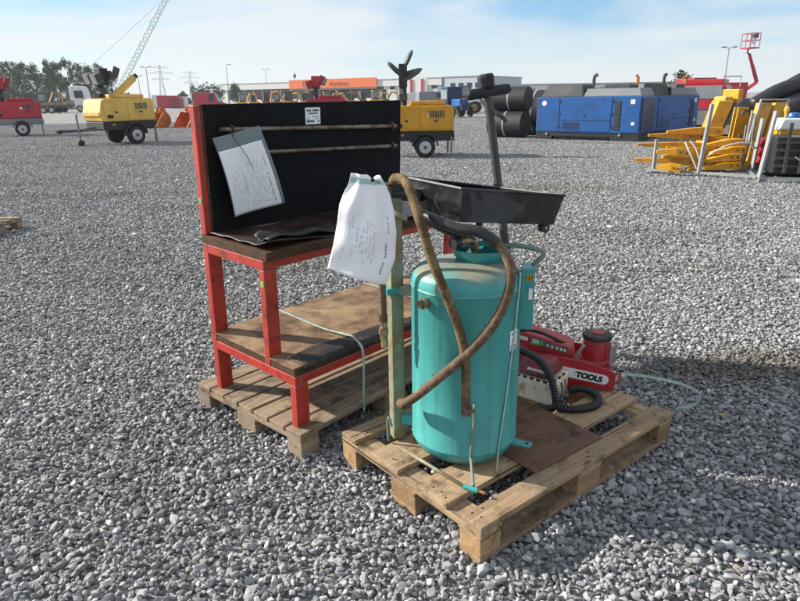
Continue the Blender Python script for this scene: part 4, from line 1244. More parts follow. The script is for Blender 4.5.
def tower_trailer(name, label, loc, rz, body, front, group, scale=1.0, heads='petal', arm=False, skirt='b_black', red_head=False):
    t = thing(name, label, 'trailer', loc, rz, group)
    t.scale = (scale,) * 3
    b = M[body]
    prof = [(-1.0, 0.80), (1.0, 0.80), (1.06, 1.05), (0.95, 1.50), (0.80, 1.56), (-0.90, 1.56), (-1.0, 1.48)]
    cn = MB().prism(prof, -0.62, 0.62).build('canopy', b, t, bevel=0.03)
    P_(cn, 'roof_hatch', body, -0.75, 0.35, -0.45, 0.45, 1.561, 1.70, 0.04)
    for s in (-1, 1):
        y = 0.622 * s
        ya, yb = sorted((y, y + 0.012 * s))
        d = P_(cn, 'side_door', body, -0.93, 0.02, ya, yb, 0.86, 1.46, 0.01)
        d2 = P_(cn, 'side_door', body, 0.05, 0.90, ya, yb, 0.86, 1.46, 0.01)
        yc, yd = sorted((y + 0.0125 * s, y + 0.03 * s))
        P_(d, 'door_handle', 'b_black', -0.50, -0.40, yc, yd, 1.08, 1.13)
        P_(d2, 'vent', 'b_black', 0.60, 0.82, yc, yd - 0.01 * max(0, s), 0.90, 1.02)
        P_(d2, 'door_handle', 'b_black', 0.42, 0.52, yc, yd, 1.08, 1.13)
        P_(d, 'maker_plate', 'y_pale' if body != 'b_red' else 'b_white', -0.30, -0.14, yc, yd - 0.012 * max(0, s), 1.2, 1.30)
    for s in (-1, 1):
        P_(t, 'tail_light', 'b_red', -1.035, -1.021, 0.42 * s - 0.09, 0.42 * s + 0.09, 0.6, 0.68)
        ya, yb = sorted((0.601 * s, 0.612 * s))
        P_(t, 'side_reflector', 'b_orange_machine' if 'b_orange_machine' in M else 'orange', 0.55, 0.65, ya, yb, 0.66, 0.71)
    for k in range(6):
        P_(cn, 'louvre', 'b_dark', -0.70 + k * 0.08, -0.65 + k * 0.08, -0.642, -0.6345, 1.2, 1.4)
        P_(cn, 'louvre', 'b_dark', -0.70 + k * 0.08, -0.65 + k * 0.08, 0.6345, 0.642, 1.2, 1.4)
    P_(cn, 'front_panel', front, 1.0, 1.075, -0.55, 0.55, 0.98, 1.12, 0.01)
    P_(t, 'skirt', skirt, -1.02, 0.98, -0.60, 0.60, 0.50, 0.795, 0.02)
    for s in (-1, 1):
        # wheel arch
        pts = []
        for k in range(11):
            a = math.pi * k / 10
            pts.append((-0.1 + 0.42 * math.cos(a), 0.36 + 0.40 * math.sin(a)))
        inner = [(-0.1 + 0.37 * math.cos(math.pi * k / 10), 0.36 + 0.35 * math.sin(math.pi * k / 10)) for k in range(10, -1, -1)]
        ya, yb = sorted((0.605 * s, 0.80 * s))
        MB().prism(pts + inner, ya, yb).build('mudguard', M[skirt if skirt != 'b_black' else 'b_black'], t)
        ya, yb = sorted((0.61 * s, 0.79 * s))
        wheel(t, -0.1, ya, yb, 0.315, 0.315)
        P_(t, 'stabiliser_leg', 'b_grey', -0.96, -0.90, 0.62 * s - 0.03, 0.62 * s + 0.03, 0.03, 0.62)
    MB().tube([(-0.1, -0.62, 0.315), (-0.1, 0.62, 0.315)], 0.05, 10).build('axle', M['b_black'], t)
    db = MB().tube([(0.9, 0.0, 0.58), (1.5, 0.0, 0.52), (2.15, 0.0, 0.52)], 0.05, 10).build('drawbar', M['b_dark'], t)
    MB().tube([(0.9, 0.45, 0.55), (1.5, 0.05, 0.52)], 0.035, 8).build('drawbar_brace', M['b_dark'], db)
    MB().tube([(0.9, -0.45, 0.55), (1.5, -0.05, 0.52)], 0.035, 8).build('drawbar_brace', M['b_dark'], db)
    MB().tube([(2.15, 0, 0.52), (2.3, 0, 0.50)], 0.06, 10).build('tow_eye', M['b_black'], db)
    jk = MB().tube([(1.62, 0.08, 1.05), (1.60, 0.08, 0.22)], 0.035, 10).build('jockey_leg', M['b_grey'], db)
    MB().tube([(1.60, 0.04, 0.11), (1.60, 0.12, 0.11)], 0.11, 16).build('jockey_wheel', M['tyre'], jk)
    MB().tube([(1.62, 0.08, 1.05), (1.62, 0.22, 1.09)], 0.015, 6).build('jockey_crank', M['b_dark'], jk)
    mst = MB().tube([(0.55, 0, 1.56), (0.55, 0, 2.1)], 0.11, 4).build('mast', M['b_black'], t)
    P_(mst, 'mast_clamp', 'b_dark', 0.42, 0.68, -0.14, 0.14, 1.72, 1.92, 0.01)
    if heads == 'petal':
        for (ang, ti, z) in ((RAD(28), 0.1, 2.62), (RAD(75), 0.25, 2.48), (RAD(-48), 0.2, 2.42), (RAD(62), -0.2, 2.30)):
            lamp_petal(mst, (0.55, 0, z), ang, math.pi + ti, 0.62)
        P_(mst, 'lamp_bracket', 'b_black', 0.42, 0.68, -0.12, 0.12, 2.1, 2.8, 0.02)
    else:
        P_(mst, 'lamp_bracket', 'b_black', 0.34, 0.62, -0.2, 0.2, 2.0, 2.55, 0.01)
        for k, (x, y, z) in enumerate(((0.78, 0.24, 2.20), (0.78, -0.24, 2.22), (0.18, 0.25, 2.42), (0.18, -0.25, 2.36))):
            hb = P_(mst, 'lamp_head', 'b_dark' if not red_head or k % 2 else 'b_dred', x - 0.12, x + 0.12, y - 0.2, y + 0.2, z - 0.18, z + 0.18, 0.02, T(x, y, z) @ Ry(RAD(18 if x > .5 else -24)) @ T(-x, -y, -z))
            P_(hb, 'lamp_glass', 'lamp_glass', x + (0.121 if x > .5 else -0.13), x + (0.13 if x > .5 else -0.121), y - 0.17, y + 0.17, z - 0.15, z + 0.15, 0, T(x, y, z) @ Ry(RAD(18 if x > .5 else -24)) @ T(-x, -y, -z))
        if red_head:
            P_(mst, 'head_cover', 'b_red', 0.30, 0.70, -0.22, 0.22, 2.1, 2.6, 0.04)
    if arm:
        a = MB().tube([(0.1, 0.0, 1.62), (-0.72, 0.0, 2.27)], 0.13, 4).build('mast_arm', b, t)
        MB().tube([(-0.68, 0, 2.24), (-0.82, 0, 2.35)], 0.09, 8).build('arm_tip', M['b_black'], a)
    return t

G_T = 'towable lighting towers'
tower_trailer('lighting_tower', 'pale yellow lighting tower trailer with drawbar, left of the red workbench', (-9.95, 23.3, 0), RAD(-128), 'y_pale', 'y_pale', G_T, 1.0, 'box', arm=True)
tower_trailer('lighting_tower', 'bright yellow lighting tower trailer just right of the workbench panel', (0.60, 16.5, 0), RAD(181), 'y_deep', 'y_paint', G_T, 0.80, 'petal')
tower_trailer('lighting_tower', 'red lighting tower trailer with grey mudguard at the left edge', (-17.65, 30.2, 0), RAD(-151), 'b_red', 'b_red', G_T, 0.98, 'box', skirt='b_grey', red_head=True)
tower_trailer('lighting_tower', 'red lighting tower whose lamp heads rise behind the workbench panel', (-3.1, 29.0, 0), RAD(178), 'b_red', 'b_red', G_T, 0.92, 'box', skirt='b_grey', red_head=True)

# ------------------------------------------------------------------ blue generator sets
def genset(label, loc, rz, L=3.5, Wd=1.45, hoodmat='b_dark', strip=True):
    t = thing('generator_set', label, 'generator', loc, rz, 'blue generator sets')
    # local: x along the near long side, y away
    sk = MB().prism([(0, 0.0), (0.55, 0.0), (0.62, 0.12), (L - 0.95, 0.12), (L - 0.88, 0.0), (L, 0.0), (L, 0.24), (0, 0.24)], 0.02, Wd - 0.02).build('skid', M['b_black'], t)
    P_(sk, 'fork_stop', 'b_dark', 0.65, L - 1.0, 0.1, Wd - 0.1, 0.02, 0.119)
    bd = P_(t, 'canopy', 'b_blue', 0, L, 0, Wd, 0.2405, 1.38, 0.02)
    hood = MB()
    hood.hexa([(0.12, 0.10, 1.381), (1.55, 0.10, 1.381), (1.55, Wd - 0.1, 1.381), (0.12, Wd - 0.1, 1.381)], [(0.28, 0.2, 1.76), (1.5, 0.2, 1.76), (1.5, Wd - 0.2, 1.76), (0.28, Wd - 0.2, 1.76)])
    hd_ = hood.build('hood', M[hoodmat], t, bevel=0.015)
    MB().hexa([(1.62, 0.06, 1.381), (L - 0.03, 0.06, 1.381), (L - 0.03, Wd - 0.06, 1.381), (1.62, Wd - 0.06, 1.381)], [(1.68, 0.14, 1.62), (L - 0.12, 0.14, 1.62), (L - 0.12, Wd - 0.14, 1.62), (1.68, Wd - 0.14, 1.62)]).build('hood', M['b_grey'], t, bevel=0.015)
    P_(t, 'hood_vent', 'b_dark', 2.2, L - 0.5, 0.3, Wd - 0.3, 1.621, 1.74, 0.01)
    P_(hd_, 'hood_joint', 'b_black', 1.552, 1.615, 0.09, Wd - 0.09, 1.382, 1.64)
    P_(bd, 'side_door', 'b_blue', 0.86, 2.58, -0.014, -0.0005, 0.28, 1.33, 0.006)
    P_(bd, 'side_door', 'b_blue', 0.03, 0.82, -0.012, -0.0005, 0.28, 1.33, 0.006)
    P_(bd, 'door_rail', 'b_navy', 0.88, 2.56, -0.018, -0.0145, 0.62, 0.64)
    P_(bd, 'air_slot', 'b_black', 2.70, 2.88, -0.012, -0.0005, 0.34, 1.22, 0.004)
    for k in range(12):
        P_(bd, 'louvre', 'b_dark', 2.71, 2.87, -0.020, -0.0125, 0.37 + k * 0.07, 0.40 + k * 0.07)
    for x in (0.845, 2.60):
        for z in (0.4, 0.8, 1.2):
            P_(bd, 'hinge', 'b_black', x - 0.015, x + 0.015, -0.03, -0.0145, z, z + 0.08)
    for k in range(5):
        P_(bd, 'grille_bar', 'b_navy', 0.95, 1.55, -0.022, -0.0145, 0.34 + k * 0.05, 0.365 + k * 0.05)
    P_(bd, 'end_door', 'b_blue', 2.92, L - 0.02, -0.012, -0.0005, 0.28, 1.33, 0.006)
    MB().tube([(0.28, -0.013, 1.18), (0.28, -0.018, 1.18)], 0.085, 20).build('round_sticker', M['b_white'], bd)
    P_(bd, 'sticker', 'b_white', L - 0.32, L - 0.18, -0.018, -0.0125, 1.14, 1.28)
    P_(bd, 'sticker', 'b_white', L - 0.25, L - 0.15, -0.018, -0.0125, 0.5, 0.6)
    MB().tube([(1.7, -0.015, 0.78), (1.7, -0.03, 0.78)], 0.03, 10).build('door_lock', M['b_black'], bd)
    for x in (0.4, L - 0.6):
        MB().tube([(x, 0.0, 0.19), (x, -0.012, 0.19)], 0.04, 10).build('lifting_eye', M['b_lgrey'], sk)
    ex = MB().tube(bez([(1.75, 0.5, 1.74), (1.75, 0.5, 1.95), (1.78, 0.5, 2.03), (1.86, 0.5, 2.05)], 5), 0.055, 10).build('exhaust', M['b_dark'], t)
    MB().tube([(L - 0.3, 0.4, 1.74), (L - 0.3, 0.4, 1.92), (L - 0.36, 0.4, 2.0)], 0.05, 10).build('exhaust', M['rust'], t)
    if strip:
        P_(t, 'end_grille', 'b_navy', L + 0.001, L + 0.03, 0.1, Wd - 0.1, 0.3, 1.33)
    return t
genset('long blue generator set with dark hood, beside the black rolls', (4.80, 22.25, 0), math.atan2(-2.15, 2.77))
genset('blue generator set standing behind and right of the long one', (7.95, 21.0, 0), RAD(34), L=3.2)

# ------------------------------------------------------------------ rolls of black rubber belt
def roll(label, c, rz, rad, L):
    t = thing('rubber_roll', label, 'roll', c, rz, 'black rubber rolls')
    n = 30
    pr_ = []
    rings = MB()
    rb = MB().tube([(-L / 2, 0, rad), (-L / 2 + 0.02, 0, rad), (L / 2 - 0.02, 0, rad), (L / 2, 0, rad)], [rad * 0.96, rad, rad, rad * 0.96], 48).build('belt', M['b_black'], t)
    for k in range(4):
        rr = rad * (0.85 - 0.17 * k)
        MB().lathe([(rr, 0), (rr, 0.012), (rr - 0.03, 0.012), (rr - 0.03, 0)], 28, T(-L / 2, 0, rad) @ Ry(RAD(-90)), cap=False).build('belt_layer', M['b_dark'], rb)
    for x in (-0.02,):
        MB().lathe([(rad + 0.004, -0.03), (rad + 0.008, -0.03), (rad + 0.008, 0.03), (rad + 0.004, 0.03)], 36, T(x, 0, rad) @ Ry(RAD(90)), cap=False).build('strap', M['b_lgrey'], t)
    return t
roll('lower black rubber roll on the gravel, left of the blue generator', (4.05, 23.4, 0), RAD(-36), 0.47, 1.35)
roll('upper black rubber roll stacked on another, left of the blue generator', (4.15, 23.4, 0.92), RAD(-33), 0.42, 1.25)
roll('black rubber roll half hidden behind the left end of the generator', (5.35, 24.6, 0), RAD(-30), 0.82, 1.1)

# ------------------------------------------------------------------ orange digger buckets
def bucket(label, loc, rz, mat, w):
    t = thing('digger_bucket', label, 'bucket', loc, rz, 'orange digger buckets')
    outer = [(0.0, 0.0), (0.62, 0.0)] + [(0.62 + 0.40 * math.sin(a), 0.42 - 0.42 * math.cos(a)) for a in [math.pi * k / 12 for k in range(1, 9)]] + [(0.78, 0.86)]
    inner = [(0.76, 0.83)] + [(0.60 + 0.36 * math.sin(a), 0.42 - 0.38 * math.cos(a)) for a in [math.pi * k / 12 for k in range(8, 0, -1)]] + [(0.60, 0.04), (0.0, 0.03)]
    sh_ = MB().prism(outer + inner, -w / 2, w / 2).build('shell', M[mat], t)
    side = outer[:1] + outer[1:] + [(0.55, 0.84)]
    for s in (-1, 1):
        ya, yb = sorted((s * (w / 2 + 0.001), s * (w / 2 + 0.035)))
        MB().prism(side, ya, yb).build('side_plate', M[mat], t)
    for k in range(5):
        y = -w / 2 + 0.1 + k * (w - 0.2) / 4
        MB().hexa([(-0.16, y - 0.03, 0.0), (0.0, y - 0.05, 0.0), (0.0, y + 0.05, 0.0), (-0.16, y + 0.03, 0.0)], [(-0.16, y - 0.03, 0.01), (0.0, y - 0.05, 0.05), (0.0, y + 0.05, 0.05), (-0.16, y + 0.03, 0.01)]).build('tooth', M['b_dark'], t)
    for y in (-0.18, 0.18):
        MB().prism([(0.55, 0.86), (0.98, 0.80), (0.90, 1.02), (0.70, 1.12), (0.58, 1.05)], y - 0.02, y + 0.02).build('hitch_ear', M[mat], t)
    return t
bucket('rusty brown digger bucket left of the bright orange one', (-13.9, 36.3, 0), RAD(50), 'rust', 1.0)
bucket('bright orange digger bucket just left of the workbench frame', (-12.15, 36.0, 0), RAD(52), 'orange', 1.3)

# ------------------------------------------------------------------ attachments and racks at the right
def fork(name, label, p, q, w, h, mat, group):
    """a long tapered lifting fork from tip p to heel q, with its upright shank"""
    p = Vector(p); q = Vector(q)
    d = (q - p); Lf = d.length; d.normalize()
    n = Vector((-d.y, d.x, 0)).normalized() * (w / 2); u = Vector((0, 0, 1))
    t = thing(name, label, 'fork', tuple(q), 0, group)
    m1 = p + d * (Lf * 0.6)
    MB().hexa([p - n * 0.6, m1 - n, m1 + n, p + n * 0.6], [p - n * 0.6 + u * h * 0.35, m1 - n + u * h, m1 + n + u * h, p + n * 0.6 + u * h * 0.35]).build('fork_tip', M[mat], t, world=True)
    e = d * 0.001
    MB().hexa([m1 + e - n, q - n, q + n, m1 + e + n], [m1 + e - n + u * h, q - n + u * h, q + n + u * h, m1 + e + n + u * h]).build('fork_blade', M[mat], t, world=True)
    for f in (0.72, 0.9):
        c = p + d * (Lf * f) + u * (h * 0.5) - n
        MB().tube([c, c - n.normalized() * 0.015], 0.018, 8).build('pin', M['b_dark'], t, world=True)
    return t
G_F = 'yellow forks on the stillage'
FK = [((4.74, 12.6, 0.47), (6.15, 12.3, 0.37), 'long yellow fork on top of the stillage, pointing left'),
      ((4.71, 12.6, 0.18), (6.04, 12.1, 0.09), 'lowest long yellow fork reaching farthest left'),
      ((4.86, 11.9, 0.39), (5.40, 11.75, 0.32), 'short yellow fork stub between the two long forks'),
      ((4.84, 11.8, 0.12), (5.22, 11.6, 0.06), 'yellow fork end lowest and nearest the gravel'),
      ((5.10, 13.0, 0.62), (6.15, 12.75, 0.54), 'yellow fork lying across the top of the fork pile'),
      ((5.20, 12.3, 0.43), (6.47, 12.0, 0.22), 'yellow fork slanting down to the right through the pile'),
      ((5.75, 12.95, 0.60), (6.75, 12.6, 0.44), 'yellow fork at the back of the pile, under the boom'),
      ((5.12, 12.25, 0.26), (6.07, 12.15, 0.27), 'middle yellow fork lying level inside the pile'),
      ((5.35, 12.7, 0.70), (6.35, 12.5, 0.66), 'topmost yellow fork, just left of the boom foot'),
      ((5.55, 12.1, 0.02), (6.2, 12.2, 0.04), 'yellow fork lowest inside the pile behind the post')]
for p, q, lb_ in FK:
    fork('lifting_fork', lb_, p, q, 0.2, 0.135, 'y_deep', G_F)
BK = [((5.62, 11.6, 0.10), (6.26, 11.6, 0.12)), ((5.70, 11.7, 0.235), (6.28, 11.68, 0.26)), ((5.83, 11.8, 0.36), (6.42, 11.78, 0.38)), ((5.78, 12.0, 0.48), (6.45, 11.95, 0.50))]
for k, (p, q) in enumerate(BK):
    fork('lifting_fork', ['bottom', 'second', 'third', 'top'][k] + ' of the four short yellow forks stacked right of the grey post', p, q, 0.24, 0.122, 'y_deep', G_F)
# white straps binding the forks
for k, (pts, lb_) in enumerate(([[(5.35, 11.66, 0.62), (5.45, 11.60, 0.48), (5.52, 11.58, 0.30), (5.6, 11.56, 0.10)], 'white strap hanging down left of the grey stillage post'],
                   [[(5.28, 11.70, 0.60), (5.34, 11.64, 0.45), (5.44, 11.60, 0.25), (5.5, 11.58, 0.12)], 'leftmost white strap hanging over the long yellow forks'],
                   [[(5.60, 11.46, 0.34), (5.75, 11.45, 0.46), (6.0, 11.45, 0.56), (6.3, 11.45, 0.58), (6.45, 11.5, 0.48)], 'white strap arching over the short stacked yellow forks'])):
    o = MB().tube(bez(pts, 6), 0.014, 6).build('white_strap', M['b_white']); tag(o, lb_, 'strap', 'white straps on the forks')

def stillage(label, loc, rz, w, d, posts, hgt):
    t = thing('steel_stillage', label, 'stillage', loc, rz, 'galvanised stillages')
    for y in (0, d):
        P_(t, 'base_rail', 'b_lgrey', 0.0, w, y - 0.022, y + 0.022, 0.04, 0.085)
    for x in (0.031, w - 0.031):
        P_(t, 'base_rail', 'b_lgrey', x - 0.022, x + 0.022, 0.031, d - 0.031, 0.041, 0.086)
    for (x, y, h, l) in posts:
        MB().tube([(x, y, 0.0), (x + l, y, h)], 0.038, 4).build('post', M['b_lgrey'], t)
    return t
stillage('galvanised stillage holding the yellow forks, with a leaning grey post', (4.78, 12.1, 0), RAD(-42), 1.9, 1.15, [(0.1, 0.1, 0.62, 0.0), (0.95, 0.0, 1.26, 0.08), (0.1, 1.1, 0.62, 0), (1.82, 1.1, 1.0, 0.05)], 1.2)
stillage('galvanised stillage under the black machine at the right edge', (6.05, 10.62, 0), RAD(-22), 1.9, 1.0, [(0.06, 0.0, 1.15, 0.10), (1.8, 0.0, 1.0, 0), (0.06, 0.95, 1.0, 0.05)], 1.2)

bm_ = thing('yellow_boom', 'thick yellow boom arm leaning behind the pile of forks', 'boom', (6.35, 12.9, 0), 0)
MB().hexa([(6.12, 12.9, 0.31), (6.38, 12.85, 0.31), (6.38, 13.15, 0.31), (6.12, 13.2, 0.31)], [(6.40, 12.9, 1.30), (6.68, 12.85, 1.28), (6.68, 13.15, 1.28), (6.40, 13.2, 1.30)]).build('boom_arm', M['y_deep'], bm_, world=True, bevel=0.02)
MB().hexa([(6.39, 12.86, 0.35), (6.43, 12.86, 0.35), (6.43, 13.14, 0.35), (6.39, 13.14, 0.35)], [(6.69, 12.86, 1.25), (6.73, 12.86, 1.25), (6.73, 13.14, 1.25), (6.69, 13.14, 1.25)]).build('boom_side', M['b_dark'], bm_, world=True)
MB().box(6.05, 6.7, 12.8, 13.3, 0.05, 0.30).build('boom_foot', M['b_dark'], bm_, world=True, bevel=0.02)
MB().box(6.22, 6.52, 12.845, 12.86, 0.72, 0.735).build('boom_line', M['b_white'], bm_, world=True)
# bundle of upright grey bars
br_ = thing('grey_bar_bundle', 'bundle of upright grey steel bars right of the yellow boom', 'bars', (6.75, 12.2, 0), 0)
for k in range(4):
    x = 6.66 + 0.05 * k; y = 12.25 + 0.05 * (k % 3)
    MB().tube([(x, y, 0.0), (x + 0.05 * (k % 3), y, 0.85 + 0.09 * (k * 7 % 4))], 0.022, 6).build('bar', M['b_lgrey' if k % 3 else 'b_grey'], br_, world=True)
yf = thing('yellow_machine_panel', 'pale framed yellow machine panel behind the white seat box', 'machine', (7.3, 12.7, 0), 0)  # only a hooped frame with yellow panels on a base, no complete loader
for k in range(2):
    x = 7.0 + k * 0.28
    MB().hexa([(x, 12.7, 0.4), (x + 0.20, 12.68, 0.4), (x + 0.20, 12.9, 0.4), (x, 12.9, 0.4)], [(x + 0.14, 12.7, 1.24), (x + 0.34, 12.68, 1.24), (x + 0.34, 12.9, 1.24), (x + 0.14, 12.9, 1.24)]).build('panel', M['y_paint'], yf, world=True)
MB().box(6.95, 7.6, 12.6, 13.0, 0.05, 0.39).build('base', M['b_dark'], yf, world=True)
MB().tube([(6.95, 12.66, 0.4), (7.1, 12.66, 1.30), (7.62, 12.64, 1.30), (7.56, 12.64, 0.4)], 0.025, 8).build('hoop', M['b_lgrey'], yf, world=True)

# more yellow attachments packed between boom and white box
for k, (x, y, h_, w_, lb_) in enumerate(((6.95, 13.4, 1.15, 0.30, 'tall yellow attachment plate between boom arm and framed panel'), (7.75, 13.1, 1.0, 0.4, 'yellow attachment frame behind the white box'), (6.72, 11.95, 0.55, 0.22, 'low yellow attachment block behind the red rollers'))):
    t = thing('yellow_attachment', lb_, 'attachment', (x, y, 0), RAD(-12 + 9 * k), 'yellow machine attachments')
    MB().prism([(0, 0), (w_ * 1.5, 0), (w_ * 1.3, h_ * 0.45), (w_, h_), (w_ * 0.35, h_), (w_ * 0.2, h_ * 0.4)], -0.03, 0.03).build('plate', M['y_deep'], t)
    MB().prism([(0, 0), (w_ * 1.5, 0), (w_ * 1.3, h_ * 0.45), (w_, h_), (w_ * 0.35, h_), (w_ * 0.2, h_ * 0.4)], 0.22, 0.28).build('plate', M['y_paint'], t)
    for z in (0.15, 0.5, 0.9):
        MB().tube([(w_ * 0.7, -0.06, h_ * z), (w_ * 0.7, 0.31, h_ * z)], 0.04, 10).build('pin', M['b_grey'], t)
    MB().tube([(w_ * 0.9, 0.1, h_ * 0.1), (w_ * 0.75, 0.1, h_ * 0.85)], 0.035, 10).build('ram', M['b_dark'], t)
    MB().tube(bez([(w_ * 0.9, -0.05, h_ * 0.2), (w_ * 1.5, -0.1, h_ * 0.5), (w_ * 1.2, -0.08, h_ * 0.9), (w_ * 0.7, -0.05, h_ * 0.95)], 6), 0.014, 6).build('hydraulic_hose', M['b_black'], t)

# red rollers
rr_ = thing('red_roller_stack', 'three dark red rollers stacked left of the black machine', 'rollers', (6.72, 11.6, 0), 0)
P_(rr_, 'cradle', 'b_dark', -0.18, 0.24, -0.1, 0.12, 0.0, 0.16)
for k in range(3):
    o = MB().tube([(6.56, 11.55, 0.255 + k * 0.165), (6.58, 11.55, 0.255 + k * 0.165), (6.80, 11.60, 0.255 + k * 0.165), (6.82, 11.6, 0.255 + k * 0.165)], [0.06, 0.08, 0.08, 0.06], 16).build('roller', M['b_red'], rr_, world=True)

# black machine in the right stillage with slatted ladder rails
bmch = thing('black_machine', 'low black machine frame in the stillage at the right edge', 'machine', (6.35, 10.75, 0.105), RAD(-20))
P_(bmch, 'chassis', 'b_black', 0.05, 1.6, 0.05, 0.8, 0.0, 0.62, 0.03)
for k in range(4):
    P_(bmch, 'rail', 'b_dark', 0.06, 1.6, 0.01, 0.045, 0.12 + k * 0.13, 0.16 + k * 0.13)
for x in (0.20, 0.42, 0.75):
    P_(bmch, 'upright', 'b_dark', x, x + 0.05, -0.02, 0.008, 0.02, 0.85)
P_(bmch, 'grey_strip', 'b_lgrey', 0.25, 0.70, -0.03, -0.021, 0.62, 0.65)
MB().tube(bez([(0.35, -0.03, 0.30), (0.45, -0.04, 0.24), (0.55, -0.04, 0.27), (0.6, -0.03, 0.31)], 5), 0.012, 6).build('cable', M['b_lgrey'], bmch)
# white seat box on the machine
sb_ = thing('white_tank_box', 'white plastic box with yellow sides on top of the black machine', 'box', (6.75, 11.35, 0), RAD(-12))
P_(sb_, 'stand', 'b_black', 0.0, 0.66, 0.0, 0.4, 0.0, 0.55)
P_(sb_, 'yellow_side', 'y_deep', 0.02, 0.64, -0.01, 0.38, 0.551, 0.80, 0.02)
MB().hexa([(-0.02, -0.03, 0.801), (0.70, -0.03, 0.801), (0.70, 0.4, 0.801), (-0.02, 0.4, 0.801)], [(0.06, 0.0, 1.0), (0.66, 0.0, 1.0), (0.66, 0.38, 1.0), (0.06, 0.38, 1.0)]).build('white_top', M['b_white'], sb_, bevel=0.03)
MB().lathe([(0.10, 1.001), (0.11, 1.03), (0.09, 1.08), (0.03, 1.10)], 14, T(0.28, 0.2, 0)).build('blue_cap', M['b_blue'], sb_)
MB().tube([(0.45, 0.2, 1.0), (0.46, 0.2, 1.36)], 0.05, 10).build('white_stack', M['b_white'], sb_)
MB().lathe([(0.02, 1.001), (0.025, 1.06), (0.045, 1.13), (0.04, 1.18), (0.015, 1.20)], 14, T(0.16, 0.22, 0)).build('yellow_lever', M['y_paint'], sb_)
yb_ = thing('yellow_block_machine', 'yellow machine block at the right edge under the black tarpaulin', 'machine', (8.05, 12.1, 0), RAD(-20))
P_(yb_, 'base', 'b_dark', 0, 1.2, 0, 0.9, 0.0, 0.75)
P_(yb_, 'hood', 'y_paint', 0.0, 1.1, -0.02, 0.85, 0.751, 1.18, 0.06)
for k in range(3):
    P_(yb_, 'rib', 'y_deep', 0.05 + k * 0.22, 0.16 + k * 0.22, -0.06, -0.0205, 0.78, 1.15)

# black tarpaulin heap on a low trailer
tarp = thing('tarpaulin_heap', 'heap of black tarpaulin and hoses under the red boom lift', 'tarpaulin', (8.7, 14.6, 0), 0)
MB().box(7.4, 10.6, 14.3, 15.6, 0.55, 0.75).build('bed', M['b_dark'], tarp, world=True)
for x in (7.7, 10.2):
    for y in (14.45, 15.4):
        MB().tube([(x, y - 0.1, 0.3), (x, y + 0.1, 0.3)], 0.3, 18).build('wheel', M['tyre'], tarp, world=True)
def heap(u, v, cx, cy, cz, rx, ry, rz_, sd):
    a = u * 2 * math.pi; b = v * math.pi / 2
    r = 1 + 0.07 * math.sin(3 * a + sd) + 0.03 * math.sin(5 * a + 4 * b + sd) + 0.025 * math.sin(9 * b + 4 * a)
    return (cx + rx * r * math.cos(a) * math.cos(b), cy + ry * r * math.sin(a) * math.cos(b), cz + rz_ * r * math.sin(b))
for i, (cx, cy, cz, rx, ry, rz_) in enumerate(((8.9, 14.9, 0.752, 0.95, 0.55, 0.72), (9.75, 14.9, 0.751, 0.8, 0.55, 0.9), (8.1, 14.9, 0.7515, 0.7, 0.5, 0.5))):
    grid(MB(), 40, 12, lambda u, v: heap(u, v, cx, cy, cz, rx, ry, rz_, i * 1.7)).build('tarpaulin', M['tarp'], tarp, world=True, smooth=True)
MB().tube(bez([(8.9, 14.3, 1.5), (9.4, 14.2, 1.75), (10.0, 14.3, 1.7), (10.3, 14.35, 1.4), (10.0, 14.25, 1.25), (9.5, 14.2, 1.35)], 8), 0.06, 10).build('hose', M['b_black'], tarp, world=True, smooth=True)
for k, pts_ in enumerate(([(7.9, 14.4, 1.15), (8.4, 14.35, 1.45), (9.0, 14.4, 1.62), (9.6, 14.5, 1.70), (10.2, 14.6, 1.6)], [(8.3, 14.3, 1.05), (8.9, 14.25, 1.25), (9.5, 14.3, 1.35), (10.3, 14.35, 1.25)], [(8.7, 14.7, 1.52), (9.2, 14.6, 1.80), (9.7, 14.6, 1.88), (10.1, 14.7, 1.78)])):
    MB().tube(bez(pts_, 8), [0.17, 0.2, 0.13][k], 14).build('rolled_sheet', M['tarp' if k != 1 else 'b_dark'], tarp, world=True, smooth=True)

# ------------------------------------------------------------------ red truck and red boom lift
tr = thing('red_truck', 'red truck cab with pale windscreen behind the blue generators', 'truck', (13.3, 28.2, 0), RAD(236))
P_(tr, 'cab', 'b_red', -1.0, 1.0, -0.95, 0.95, 0.6, 1.75, 0.12)
ws = MB().hexa([(0.95, -0.85, 1.20), (1.02, -0.85, 1.20), (1.02, 0.85, 1.20), (0.95, 0.85, 1.20)], [(0.85, -0.8, 1.70), (1.01, -0.8, 1.70), (1.01, 0.8, 1.70), (0.85, 0.8, 1.70)]).build('windscreen', M['windshield'], tr)
P_(tr, 'side_window', 'windshield', 0.1, 0.85, 0.951, 0.965, 1.2, 1.62)
P_(tr, 'roof_box', 'b_red', -0.8, 0.7, -0.8, 0.8, 1.751, 1.98, 0.05)
P_(tr, 'bumper', 'b_dark', 1.001, 1.1, -0.95, 0.95, 0.45, 0.8, 0.03)
P_(tr, 'load_bed', 'b_dred', -3.6, -1.02, -0.95, 0.95, 0.7, 1.1, 0.03)
for y in (-0.6, 0.6):
    P_(tr, 'headlight', 'b_white', 1.101, 1.12, y - 0.15, y + 0.15, 0.6, 0.74)
for x in (0.5, -2.8):
    for ya, yb in ((-0.95, -0.72), (0.72, 0.95)):
        wheel(tr, x, ya, yb, 0.42, 0.42, 'rim')
lf = thing('boom_lift', 'red boom lift raising a railed work basket at the far right', 'boom lift', (26.6, 52.0, 0), RAD(8))
P_(lf, 'chassis', 'b_red', -1.8, 1.4, -0.9, 0.9, 0.45, 0.95, 0.05)
P_(lf, 'turntable', 'b_red', -1.9, 0.9, -0.8, 0.8, 0.96, 2.15, 0.08)
P_(lf, 'engine_cover', 'b_dred', -1.7, -0.2, -0.83, -0.801, 1.2, 1.8)
